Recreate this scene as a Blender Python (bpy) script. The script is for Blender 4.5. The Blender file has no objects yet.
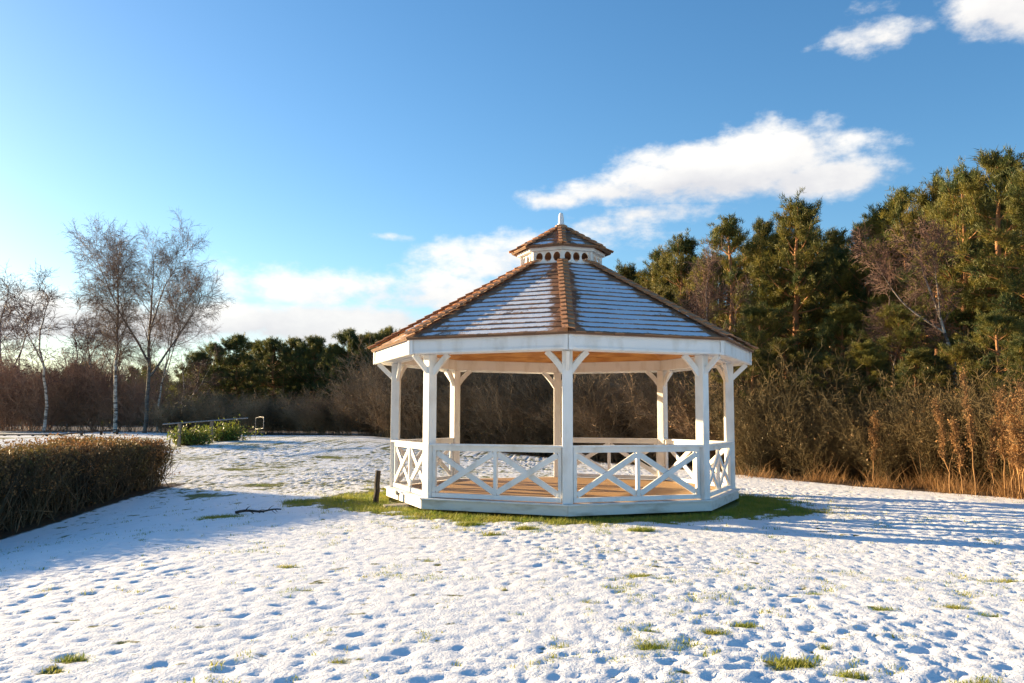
import bpy, math, random
import numpy as np
from mathutils import Vector, Matrix

scene = bpy.context.scene
COL = scene.collection
PI = math.pi
rad = math.radians

# ------------------------------------------------------------------ camera numbers (fitted)
CAM = np.array([0.0, -17.582, 1.562])
F_PX, PITCH, ROLL, YAW, ROT = 866.3, 0.0904, 0.0037, 0.0571, 0.0289
RV = np.array([math.cos(YAW), math.sin(YAW), 0.0])
FV = np.array([-math.sin(YAW), math.cos(YAW), 0.0])
SUN_AZ, SUN_EL = rad(154.0), rad(9.7)          # direction towards the sun, measured from +x
SUN = np.array([math.cos(SUN_AZ)*math.cos(SUN_EL), math.sin(SUN_AZ)*math.cos(SUN_EL), math.sin(SUN_EL)])

def cxy(X, Y):
    """ground position X metres right of and Y metres ahead of the photographer"""
    p = CAM + RV*X + FV*Y
    return p[0], p[1]

def along(u, Y):
    return cxy((u-512.0)/870.0*Y, Y)

# ------------------------------------------------------------------ noise
_rng = np.random.RandomState(7)
_perm = _rng.permutation(256); _perm = np.concatenate([_perm, _perm])
_ga = _rng.rand(256)*2*PI
_gx, _gy = np.cos(_ga), np.sin(_ga)

def perlin(x, y):
    x = np.asarray(x, float); y = np.asarray(y, float)
    xi = np.floor(x).astype(int); yi = np.floor(y).astype(int)
    xf = x-xi; yf = y-yi
    xi &= 255; yi &= 255
    def g(ix, iy, dx, dy):
        h = _perm[_perm[ix & 255]+(iy & 255)]
        return _gx[h]*dx+_gy[h]*dy
    u = xf*xf*xf*(xf*(xf*6-15)+10); v = yf*yf*yf*(yf*(yf*6-15)+10)
    a = g(xi, yi, xf, yf); b = g(xi+1, yi, xf-1, yf)
    c = g(xi, yi+1, xf, yf-1); d = g(xi+1, yi+1, xf-1, yf-1)
    return 1.5*((a+(b-a)*u)+((c+(d-c)*u)-(a+(b-a)*u))*v)

def sm(x, a, b):
    t = np.clip((np.asarray(x, float)-a)/(b-a), 0, 1)
    return t*t*(3-2*t)

def terrain(x, y):
    x = np.asarray(x, float); y = np.asarray(y, float)
    dx, dy = x-CAM[0], y-CAM[1]
    X = dx*RV[0]+dy*RV[1]; Y = dx*FV[0]+dy*FV[1]
    r = np.sqrt(x*x+y*y)
    z = 0.78*sm(Y, 17, 36)*(1-sm(X, -7, 5))*(1-np.exp(-(r/5.0)**4))
    z = z-0.45*np.exp(-((np.minimum(X+8.6, np.maximum(X+8.6, 0)))/2.6)**2)*(1-sm(Y, 13, 19))*sm(Y, -6, 3)*(1-sm(-X, 14, 24))
    z = z+0.05*perlin(x*0.16+3.1, y*0.16)*(1-np.exp(-(r/5.5)**4))
    return z

def gz(x, y):
    return float(terrain(x, y))

# ------------------------------------------------------------------ mesh helpers
class MB:
    """collects quads and triangles, then links them as ONE mesh object"""
    def __init__(s):
        s.v = []; s.q = []; s.t = []; s.n = 0; s.qm = []; s.tm = []; s.uvq = []
    def add(s, V, Q=None, T=None, mi=0):
        V = np.asarray(V, float).reshape(-1, 3)
        if Q is not None and len(Q):
            Q = np.asarray(Q, int).reshape(-1, 4); s.q.append(Q+s.n); s.qm.append(np.full(len(Q), mi))
        if T is not None and len(T):
            T = np.asarray(T, int).reshape(-1, 3); s.t.append(T+s.n); s.tm.append(np.full(len(T), mi))
        s.v.append(V); s.n += len(V)
        return s
    BOXQ = np.array([[0, 3, 2, 1], [4, 5, 6, 7], [0, 1, 5, 4], [1, 2, 6, 5], [2, 3, 7, 6], [3, 0, 4, 7]])
    def box(s, c, ax, ay, az, mi=0):
        """box about c with half vectors ax, ay, az"""
        c, ax, ay, az = (np.asarray(k, float) for k in (c, ax, ay, az))
        V = [c-ax-ay-az, c+ax-ay-az, c+ax+ay-az, c-ax+ay-az, c-ax-ay+az, c+ax-ay+az, c+ax+ay+az, c-ax+ay+az]
        return s.add(V, s.BOXQ, mi=mi)
    def bar(s, p, q, w, d, nrm, mi=0):
        """bar from p to q, width w across, depth d along nrm"""
        p, q, nrm = (np.asarray(k, float) for k in (p, q, nrm))
        a = q-p; L = np.linalg.norm(a); a = a/L
        nrm = nrm-a*np.dot(nrm, a); nrm /= np.linalg.norm(nrm)
        b = np.cross(nrm, a)
        return s.box((p+q)/2, a*L/2, b*w/2, nrm*d/2, mi)
    def prism(s, P0, P1, mi=0):
        """closed prism between two matching quads"""
        return s.add(list(P0)+list(P1), s.BOXQ, mi=mi)
    def build(s, name, mats, parent=None, smooth=False, bevel=0.0, attrs=None, uv=None):
        V = np.concatenate(s.v) if s.v else np.zeros((0, 3))
        Q = np.concatenate(s.q) if s.q else np.zeros((0, 4), int)
        T = np.concatenate(s.t) if s.t else np.zeros((0, 3), int)
        me = bpy.data.meshes.new(name)
        me.vertices.add(len(V)); me.vertices.foreach_set('co', V.astype(np.float32).ravel())
        nl = len(Q)*4+len(T)*3
        me.loops.add(nl)
        me.loops.foreach_set('vertex_index', np.concatenate([Q.ravel(), T.ravel()]).astype(np.int32))
        me.polygons.add(len(Q)+len(T))
        ls = np.concatenate([np.arange(len(Q))*4, len(Q)*4+np.arange(len(T))*3]).astype(np.int32)
        me.polygons.foreach_set('loop_start', ls)
        mi = np.concatenate(([np.concatenate(s.qm)] if s.qm else [])+([np.concatenate(s.tm)] if s.tm else [])) if (s.qm or s.tm) else np.zeros(0)
        me.polygons.foreach_set('material_index', mi.astype(np.int32))
        me.polygons.foreach_set('use_smooth', np.full(len(Q)+len(T), bool(smooth)))
        for m in (mats if isinstance(mats, (list, tuple)) else [mats]):
            me.materials.append(m)
        me.update(calc_edges=True)
        for k, a in (attrs or {}).items():
            at = me.attributes.new(k, 'FLOAT', 'POINT'); at.data.foreach_set('value', np.asarray(a, np.float32))
        o = bpy.data.objects.new(name, me); COL.objects.link(o)
        if parent is not None:
            o.parent = parent
        if bevel:
            md = o.modifiers.new('bevel', 'BEVEL'); md.width = bevel; md.segments = 2; md.limit_method = 'ANGLE'; md.angle_limit = rad(35)
        return o

def tag(o, label=None, cat=None, group=None, kind=None):
    if label: o['label'] = label
    if cat: o['category'] = cat
    if group: o['group'] = group
    if kind: o['kind'] = kind
    return o

def empty(name, loc=(0, 0, 0), rz=0.0, scale=(1, 1, 1)):
    o = bpy.data.objects.new(name, None); COL.objects.link(o)
    o.location = loc; o.rotation_euler = (0, 0, rz); o.scale = scale; o.empty_display_size = 0.2
    return o

def copy_tree(o, parent=None):
    c = o.copy(); COL.objects.link(c)
    if parent is not None: c.parent = parent
    for ch in list(o.children): copy_tree(ch, c)
    return c

def norm(a):
    return a/np.maximum(np.linalg.norm(a, axis=-1, keepdims=True), 1e-9)

def tubes(P, R, sides=3):
    """P (N,m,3) polylines, R (N,m) radii -> verts, quads"""
    N, m, _ = P.shape
    T = norm(np.gradient(P, axis=1))
    ref = np.where(np.abs(T[:, :1, 2:3]) > 0.9, np.array([1.0, 0, 0]), np.array([0, 0, 1.0]))
    A = norm(np.cross(T, np.broadcast_to(ref, T.shape))); B = np.cross(T, A)
    th = np.arange(sides)*2*PI/sides
    V = P[:, :, None, :]+R[:, :, None, None]*(np.cos(th)[None, None, :, None]*A[:, :, None, :]+np.sin(th)[None, None, :, None]*B[:, :, None, :])
    idx = np.arange(N*m*sides).reshape(N, m, sides)
    nx = np.roll(idx, -1, axis=2)
    Q = np.stack([idx[:, :-1], nx[:, :-1], nx[:, 1:], idx[:, 1:]], -1).reshape(-1, 4)
    return V.reshape(-1, 3), Q

def ribbons(rng, P, R):
    """thinnest twigs: one narrow strip each"""
    N_, m, _ = P.shape
    S = norm(np.cross(P[:, -1]-P[:, 0], rng.randn(N_, 3)))[:, None]*R[:, :, None]*1.3
    V = np.stack([P-S, P+S], 2).reshape(-1, 3); idx = np.arange(N_*m*2).reshape(N_, m, 2)
    return V, np.stack([idx[:, :-1, 0], idx[:, :-1, 1], idx[:, 1:, 1], idx[:, 1:, 0]], -1).reshape(-1, 4)

def branch(rng, P, R, n, t0, t1, length, ang, m, up=0.0, wob=0.15, rscale=0.55, rend=0.25, lenprof=None, rmin=0.0, whorl=0):
    """n children on each of the polylines P; returns new polylines and radii"""
    N, k, _ = P.shape
    t = t0+(t1-t0)*(np.arange(n)[None, :]+rng.rand(N, n))/n
    if whorl:
        t = t0+(t1-t0)*((np.arange(n)[None, :]//whorl+0.5+0.22*rng.randn(N, n))*whorl/n); t = np.clip(t, t0, t1)
    f = t*(k-1); i = np.clip(f.astype(int), 0, k-2); w = (f-i)[..., None]
    ii = np.arange(N)[:, None]
    pos = P[ii, i]*(1-w)+P[ii, i+1]*w
    r0 = R[ii, i]*(1-w[..., 0])+R[ii, i+1]*w[..., 0]
    T = norm(P[ii, i+1]-P[ii, i])
    ph = (np.arange(n)[None, :]*2.4+rng.rand(N, 1)*6.28+rng.randn(N, n)*0.5)
    ref = np.where(np.abs(T[..., 2:3]) > 0.9, np.array([1.0, 0, 0]), np.array([0, 0, 1.0]))
    A = norm(np.cross(T, ref)); B = np.cross(T, A)
    a = ang[0]+(ang[1]-ang[0])*rng.rand(N, n) if isinstance(ang, tuple) else ang(t)+rng.randn(N, n)*0.12
    D = norm(np.cos(a)[..., None]*T+np.sin(a)[..., None]*(np.cos(ph)[..., None]*A+np.sin(ph)[..., None]*B))
    L = length*(0.65+0.7*rng.rand(N, n))
    if lenprof is not None: L = L*lenprof(t)
    M = N*n
    pos = pos.reshape(M, 3); D = D.reshape(M, 3); L = L.reshape(M); r0 = r0.reshape(M)
    out = np.zeros((M, m, 3)); out[:, 0] = pos
    for j in range(1, m):
        D = norm(D+rng.randn(M, 3)*wob+np.array([0, 0, up]))
        out[:, j] = out[:, j-1]+D*(L/(m-1))[:, None]
    rb = np.maximum(r0*rscale, rmin)
    rr = rb[:, None]*np.linspace(1, rend, m)[None, :]
    return out, np.maximum(rr, rmin*0.7)

# ------------------------------------------------------------------ material helpers
def newmat(name):
    m = bpy.data.materials.new(name); m.use_nodes = True
    nt = m.node_tree; nt.nodes.clear()
    out = nt.nodes.new('ShaderNodeOutputMaterial')
    return m, nt, out

def N(nt, typ, **kw):
    n = nt.nodes.new(typ)
    for k, v in kw.items():
        if k == 'ins':
            for kk, vv in v.items(): n.inputs[kk].default_value = vv
        else: setattr(n, k, v)
    return n

def ramp(nt, fac, stops, interp='LINEAR'):
    n = nt.nodes.new('ShaderNodeValToRGB'); n.color_ramp.interpolation = interp
    el = n.color_ramp.elements
    while len(el) < len(stops): el.new(0.5)
    for e, (p, c) in zip(el, stops):
        e.position = p; e.color = (c[0], c[1], c[2], 1) if not np.isscalar(c) else (c, c, c, 1)
    nt.links.new(fac, n.inputs[0]); return n.outputs[0]

def simple(name, c1, c2=None, scale=8.0, rough=0.7, stretch=(1, 1, 1), bump=0.0, bscale=None, coord='Object', rand=0.0, transl=0.0, detail=4.0, contrast=(0.35, 0.65), spec=0.3):
    m, nt, out = newmat(name); L = nt.links
    tc = N(nt, 'ShaderNodeTexCoord'); mp = N(nt, 'ShaderNodeMapping'); mp.inputs['Scale'].default_value = stretch
    L.new(tc.outputs[coord], mp.inputs[0])
    nz = N(nt, 'ShaderNodeTexNoise', ins={'Scale': scale, 'Detail': detail}); L.new(mp.outputs[0], nz.inputs['Vector'])
    col = ramp(nt, nz.outputs[0], [(contrast[0], c1), (contrast[1], c2 or c1)])
    if rand:
        oi = N(nt, 'ShaderNodeObjectInfo'); hs = N(nt, 'ShaderNodeHueSaturation')
        mr = N(nt, 'ShaderNodeMapRange', ins={'To Min': 1-rand, 'To Max': 1+rand}); L.new(oi.outputs['Random'], mr.inputs[0])
        L.new(mr.outputs[0], hs.inputs['Value']); L.new(col, hs.inputs['Color']); col = hs.outputs[0]
    b = N(nt, 'ShaderNodeBsdfPrincipled', ins={'Roughness': rough, 'Specular IOR Level': spec}); L.new(col, b.inputs['Base Color'])
    if bump:
        n2 = N(nt, 'ShaderNodeTexNoise', ins={'Scale': bscale or scale*3, 'Detail': 3.0}); L.new(mp.outputs[0], n2.inputs['Vector'])
        bp = N(nt, 'ShaderNodeBump', ins={'Strength': bump, 'Distance': 0.02}); L.new(n2.outputs[0], bp.inputs['Height']); L.new(bp.outputs[0], b.inputs['Normal'])
    sh = b.outputs[0]
    if transl:
        tr = N(nt, 'ShaderNodeBsdfTranslucent'); L.new(col, tr.inputs[0])
        mx = N(nt, 'ShaderNodeMixShader', ins={0: transl}); L.new(sh, mx.inputs[1]); L.new(tr.outputs[0], mx.inputs[2]); sh = mx.outputs[0]
    L.new(sh, out.inputs[0])
    return m

PAINT = simple('white_paint', (0.80, 0.79, 0.77), (0.60, 0.56, 0.50), scale=4.0, rough=0.55, stretch=(1, 1, 0.45), bump=0.22, bscale=35, contrast=(0.5, 0.82), detail=9)
PLINTHP = simple('weathered_white_paint', (0.74, 0.73, 0.70), (0.42, 0.37, 0.30), scale=2.2, rough=0.6, stretch=(1, 1, 3), bump=0.25, bscale=25, contrast=(0.5, 0.78), detail=8)
DECK = simple('deck_boards', (0.50, 0.32, 0.15), (0.38, 0.22, 0.09), scale=3, stretch=(0.6, 9, 1), rough=0.6, bump=0.2)
CEIL = simple('pine_ceiling', (0.58, 0.29, 0.09), (0.42, 0.18, 0.05), scale=2.5, stretch=(1, 1, 6), rough=0.5, contrast=(0.4, 0.6))
CEDAR = simple('cedar_caps', (0.50, 0.24, 0.11), (0.34, 0.16, 0.085), scale=7, rough=0.75, bump=0.3)
METAL = simple('galvanised_metal', (0.32, 0.32, 0.33), (0.20, 0.20, 0.21), scale=20, rough=0.4)
DARKWOOD = simple('dark_weathered_wood', (0.055, 0.04, 0.03), (0.025, 0.02, 0.017), scale=9, stretch=(1, 1, 0.2), rough=0.8, bump=0.4)
GREYWOOD = simple('grey_weathered_wood', (0.30, 0.25, 0.20), (0.18, 0.15, 0.12), scale=9, stretch=(1, 1, 0.2), rough=0.8, bump=0.4)
STONE = simple('grey_stone', (0.36, 0.33, 0.29), (0.22, 0.20, 0.18), scale=9, rough=0.85, bump=0.5)
GRASS = simple('grass_blades', (0.37, 0.34, 0.055), (0.17, 0.24, 0.03), scale=2.3, rough=0.6, transl=0.3)
DRY = simple('dry_stalks', (0.42, 0.23, 0.085), (0.15, 0.08, 0.035), scale=2.5, rough=0.8, transl=0.2)
NEEDLE = simple('pine_needles', (0.18, 0.15, 0.028), (0.06, 0.082, 0.026), scale=0.8, rough=0.6, rand=0.3, transl=0.3, contrast=(0.4, 0.62))
NEEDLE_FAR = simple('distant_pine_needles', (0.15, 0.145, 0.035), (0.06, 0.085, 0.03), scale=0.5, rough=0.6, rand=0.25, transl=0.3)
TWIG = simple('scrub_twigs', (0.40, 0.26, 0.145), (0.13, 0.088, 0.05), scale=0.7, rough=0.8)
TWIG_OLIVE = simple('olive_twigs', (0.165, 0.112, 0.042), (0.056, 0.043, 0.018), scale=0.6, rough=0.8)
TWIG_RED = simple('russet_twigs', (0.42, 0.25, 0.16), (0.22, 0.13, 0.09), scale=0.5, rough=0.8)
BARE = simple('bare_birch_twigs', (0.26, 0.16, 0.10), (0.15, 0.095, 0.065), scale=1.5, rough=0.75, rand=0.15)
BARE_PURPLE = simple('purple_birch_twigs', (0.17, 0.095, 0.07), (0.11, 0.06, 0.045), scale=1.5, rough=0.75)
HEDGETWIG = simple('hedge_twigs', (0.17, 0.115, 0.06), (0.07, 0.05, 0.03), scale=1.5, rough=0.8)
HEDGELEAF = simple('hedge_leaves', (0.30, 0.155, 0.06), (0.13, 0.105, 0.036), scale=1.6, rough=0.6, transl=0.25, contrast=(0.4, 0.6))
HEDGECORE = simple('hedge_inside', (0.06, 0.042, 0.022), (0.03, 0.02, 0.012), scale=9, rough=0.9)  # darker than the twigs, so shade deep in the hedge is in the colour
LAUREL = simple('laurel_leaves', (0.26, 0.27, 0.04), (0.08, 0.13, 0.022), scale=2.5, rough=0.5, transl=0.25, spec=0.25)

def pine_bark():
    m, nt, out = newmat('pine_bark'); L = nt.links
    tc = N(nt, 'ShaderNodeTexCoord'); sx = N(nt, 'ShaderNodeSeparateXYZ'); L.new(tc.outputs['Object'], sx.inputs[0])
    nz = N(nt, 'ShaderNodeTexNoise', ins={'Scale': 5.0, 'Detail': 5.0}); L.new(tc.outputs['Object'], nz.inputs['Vector'])
    ad = N(nt, 'ShaderNodeMath', operation='MULTIPLY_ADD', ins={1: 3.0}); L.new(nz.outputs[0], ad.inputs[0]); L.new(sx.outputs[2], ad.inputs[2])
    mr = N(nt, 'ShaderNodeMapRange', ins={'From Min': 1.5, 'From Max': 6.0}); L.new(ad.outputs[0], mr.inputs[0])
    col = ramp(nt, mr.outputs[0], [(0.0, (0.13, 0.085, 0.06)), (0.6, (0.25, 0.125, 0.06)), (1, (0.33, 0.15, 0.06))])
    b = N(nt, 'ShaderNodeBsdfPrincipled', ins={'Roughness': 0.85}); L.new(col, b.inputs['Base Color'])
    L.new(b.outputs[0], out.inputs[0]); return m
PBARK = pine_bark()

def birch_bark(name, k):
    m, nt, out = newmat(name); L = nt.links
    tc = N(nt, 'ShaderNodeTexCoord'); mp = N(nt, 'ShaderNodeMapping'); mp.inputs['Scale'].default_value = (2, 2, 7); L.new(tc.outputs['Object'], mp.inputs[0])
    nz = N(nt, 'ShaderNodeTexNoise', ins={'Scale': 1.2, 'Detail': 6.0}); L.new(mp.outputs[0], nz.inputs['Vector'])
    col = ramp(nt, nz.outputs[0], [(0.42, (0.07, 0.055, 0.045)), (0.52, (0.42*k, 0.37*k, 0.31*k)), (0.7, (0.55*k, 0.50*k, 0.43*k))])
    sx = N(nt, 'ShaderNodeSeparateXYZ'); L.new(tc.outputs['Object'], sx.inputs[0])
    mr = N(nt, 'ShaderNodeMapRange', ins={'From Min': 4.5, 'From Max': 8.0}); L.new(sx.outputs[2], mr.inputs[0])
    mx = N(nt, 'ShaderNodeMix', data_type='RGBA'); L.new(mr.outputs[0], mx.inputs[0]); L.new(col, mx.inputs[6]); mx.inputs[7].default_value = (0.14, 0.09, 0.07, 1)
    b = N(nt, 'ShaderNodeBsdfPrincipled', ins={'Roughness': 0.7}); L.new(mx.outputs[2], b.inputs['Base Color'])
    L.new(b.outputs[0], out.inputs[0]); return m
BBARK = birch_bark('birch_bark', 1.0); DBARK = birch_bark('dark_birch_bark', 0.3)

def shingle_mat():
    """cedar shingles with thin snow lying on each course; UV = (distance from the hip, place up the course)"""
    m, nt, out = newmat('snowy_shingles'); L = nt.links
    at = N(nt, 'ShaderNodeAttribute', attribute_name='course'); ah = N(nt, 'ShaderNodeAttribute', attribute_name='hip'); asn = N(nt, 'ShaderNodeAttribute', attribute_name='snow')
    ar = N(nt, 'ShaderNodeAttribute', attribute_name='shade')
    tc = N(nt, 'ShaderNodeTexCoord')
    nz = N(nt, 'ShaderNodeTexNoise', ins={'Scale': 13.0, 'Detail': 6.0, 'Roughness': 0.75}); L.new(tc.outputs['Object'], nz.inputs['Vector'])
    n2 = N(nt, 'ShaderNodeTexNoise', ins={'Scale': 1.6, 'Detail': 3.0}); L.new(tc.outputs['Object'], n2.inputs['Vector'])
    wood = ramp(nt, ar.outputs['Fac'], [(0, (0.14, 0.085, 0.055)), (0.5, (0.24, 0.13, 0.075)), (1, (0.32, 0.18, 0.10))])
    def mth(op, a, b=None, c=None):
        n = N(nt, 'ShaderNodeMath', operation=op)
        for i, x in enumerate((a, b, c)):
            if x is None: continue
            if isinstance(x, (int, float)): n.inputs[i].default_value = x
            else: L.new(x, n.inputs[i])
        return n.outputs[0]
    # snow grows from the butt upwards, is thin near the hips
    s = mth('MULTIPLY_ADD', nz.outputs[0], 1.7, -0.85)
    s = mth('ADD', s, mth('MULTIPLY_ADD', n2.outputs[0], 1.9, -1.0))
    mr = N(nt, 'ShaderNodeMapRange', ins={'From Min': 0.0, 'From Max': 0.35, 'To Min': -0.75, 'To Max': 0.25}); L.new(at.outputs['Fac'], mr.inputs[0])
    s = mth('ADD', s, mr.outputs[0])
    mh = N(nt, 'ShaderNodeMapRange', ins={'From Min': 0.12, 'From Max': 0.32, 'To Min': -0.8, 'To Max': 0.15}); L.new(ah.outputs['Fac'], mh.inputs[0])
    s = mth('ADD', s, mh.outputs[0])
    s = mth('ADD', s, asn.outputs['Fac'])
    msk = N(nt, 'ShaderNodeMapRange', ins={'From Min': -0.08, 'From Max': 0.16}); L.new(s, msk.inputs[0])
    mx = N(nt, 'ShaderNodeMix', data_type='RGBA'); L.new(msk.outputs[0], mx.inputs[0]); L.new(wood, mx.inputs[6]); mx.inputs[7].default_value = (0.66, 0.70, 0.77, 1)
    b = N(nt, 'ShaderNodeBsdfPrincipled', ins={'Roughness': 0.75, 'Specular IOR Level': 0.2}); L.new(mx.outputs[2], b.inputs['Base Color'])
    bp = N(nt, 'ShaderNodeBump', ins={'Strength': 0.35, 'Distance': 0.01}); L.new(s, bp.inputs['Height']); L.new(bp.outputs[0], b.inputs['Normal'])
    L.new(b.outputs[0], out.inputs[0]); return m
SHINGLE = shingle_mat()

def ground_mat():
    m, nt, out = newmat('snowy_lawn'); L = nt.links
    def mth(op, a, b=None, c=None, clamp=False):
        n = N(nt, 'ShaderNodeMath', operation=op); n.use_clamp = clamp
        for i, x in enumerate((a, b, c)):
            if x is None: continue
            if isinstance(x, (int, float)): n.inputs[i].default_value = x
            else: L.new(x, n.inputs[i])
        return n.outputs[0]
    tc = N(nt, 'ShaderNodeTexCoord')
    ag = N(nt, 'ShaderNodeAttribute', attribute_name='thaw'); aw = N(nt, 'ShaderNodeAttribute', attribute_name='litter')
    def noise(sc, det=4.0, ro=0.6):
        n = N(nt, 'ShaderNodeTexNoise', ins={'Scale': sc, 'Detail': det, 'Roughness': ro}); L.new(tc.outputs['Object'], n.inputs['Vector']); return n.outputs[0]
    nb, nm, nf = noise(0.55, 3), noise(3.2, 5), noise(16, 6, 0.75)
    s = mth('MULTIPLY_ADD', nm, 0.55, mth('MULTIPLY_ADD', nf, 0.75, -0.65))
    s = mth('ADD', s, ag.outputs['Fac'])
    s = mth('ADD', s, mth('MULTIPLY_ADD', nb, 0.5, -0.25))
    g = N(nt, 'ShaderNodeMapRange', ins={'From Min': 0.36, 'From Max': 0.52}); L.new(s, g.inputs[0])
    gc = ramp(nt, nf, [(0.3, (0.05, 0.055, 0.014)), (0.5, (0.15, 0.155, 0.03)), (0.72, (0.25, 0.21, 0.07))])
    snow = ramp(nt, nm, [(0.3, (0.80, 0.815, 0.84)), (0.7, (0.88, 0.885, 0.895))])
    mx = N(nt, 'ShaderNodeMix', data_type='RGBA'); L.new(g.outputs[0], mx.inputs[0]); L.new(snow, mx.inputs[6]); L.new(gc, mx.inputs[7])
    lit = ramp(nt, nf, [(0.3, (0.03, 0.02, 0.012)), (0.7, (0.11, 0.07, 0.04))])
    lw = N(nt, 'ShaderNodeMapRange', ins={'From Min': 0.35, 'From Max': 0.6}); L.new(mth('MULTIPLY_ADD', nm, 0.5, mth('ADD', aw.outputs['Fac'], -0.25)), lw.inputs[0])
    m2 = N(nt, 'ShaderNodeMix', data_type='RGBA'); L.new(lw.outputs[0], m2.inputs[0]); L.new(mx.outputs[2], m2.inputs[6]); L.new(lit, m2.inputs[7])
    b = N(nt, 'ShaderNodeBsdfPrincipled', ins={'Roughness': 0.65, 'Specular IOR Level': 0.25}); L.new(m2.outputs[2], b.inputs['Base Color'])
    bp = N(nt, 'ShaderNodeBump', ins={'Strength': 0.5, 'Distance': 0.02}); L.new(mth('ADD', nf, noise(45, 3)), bp.inputs['Height']); L.new(bp.outputs[0], b.inputs['Normal'])
    L.new(b.outputs[0], out.inputs[0]); return m
GROUND = ground_mat()

# ------------------------------------------------------------------ ground
def thaw(x, y):
    """where snow has gone: round the gazebo and in a few tufts"""
    r = np.sqrt(x*x+y*y); a = np.arctan2(y, x)
    edge = 4.0+0.45*perlin(x*0.7, y*0.7)+0.35*perlin(x*2.1, y*2.1)
    edge = edge+1.05*np.exp(-((np.angle(np.exp(1j*(a-rad(196)))))/0.28)**2)+0.9*np.exp(-((np.angle(np.exp(1j*(a-rad(-12)))))/0.35)**2)+0.8*np.exp(-((np.angle(np.exp(1j*(a-rad(120)))))/0.5)**2)
    t = 0.75*(1-sm(r, edge-0.45, edge+0.7))-0.62*sm(perlin(x*1.9+5, y*1.9+9)+0.6*perlin(x*4.7, y*4.7), 0.15, 0.75)*sm(r, 3.6, 4.3)
    t = np.maximum(t, 0)
    for X, Y, w in TUFTS:
        px, py = cxy(X, Y)
        t = np.maximum(t, 0.5*np.exp(-(((x-px)/w)**2+((y-py)/(w*0.7))**2)))
    return t

def px_ground(u, v):
    Y = CAM[2]*866.0/(v-420.0)
    return (u-512.0)/866.0*Y, Y
TUFTS = []
for u, v, w in [(67, 666, .10), (86, 654, .13), (786, 655, .17), (843, 666, .12), (650, 641, .17), (647, 626, .1), (739, 621, .12), (817, 641, .08), (292, 567, .13), (637, 574, .14), (945, 603, .14),
                (980, 610, .1), (965, 676, .15), (712, 628, .13), (492, 532, .16), (470, 522, .2), (527, 526, .18), (640, 527, .2), (810, 590, .1), (875, 605, .12), (1000, 575, .12),
                (430, 560, .1), (310, 590, .1), (345, 655, .1), (590, 600, .1), (560, 640, .1), (240, 478, .35), (300, 500, .3), (225, 512, .4), (265, 488, .4), (330, 470, .4), (205, 495, .4)]:
    X, Y = px_ground(u, v); TUFTS.append((X, Y, w))

def wood_amount(x, y):
    dx, dy = x-CAM[0], y-CAM[1]
    X = dx*RV[0]+dy*RV[1]; Y = dx*FV[0]+dy*FV[1]
    edge = np.interp(X, [-60, -24, -14, -5, 0, 4, 7, 10, 14, 20], [54, 52, 44, 38, 33, 30, 23.5, 17.8, 14, 9])
    w = sm(Y, edge-0.3, edge+1.5)
    hx = hedge_dist(X, Y)
    return np.maximum(w, 1-sm(hx, 0.0, 0.55))

HEDGE = [(-12.5, 6.5), (-10.3, 10.0), (-8.75, 14.0), (-8.1, 17.0), (-7.75, 19.6)]   # foot of the lawn-side face, in metres from the photographer
HW = 2.4
def hedge_dist(X, Y):
    hx = np.interp(Y, [p[1] for p in HEDGE], [p[0] for p in HEDGE])
    d = np.maximum(X-hx, hx-HW-X)
    return np.maximum(np.maximum(d, Y-19.8), 6.0-Y)

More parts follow.
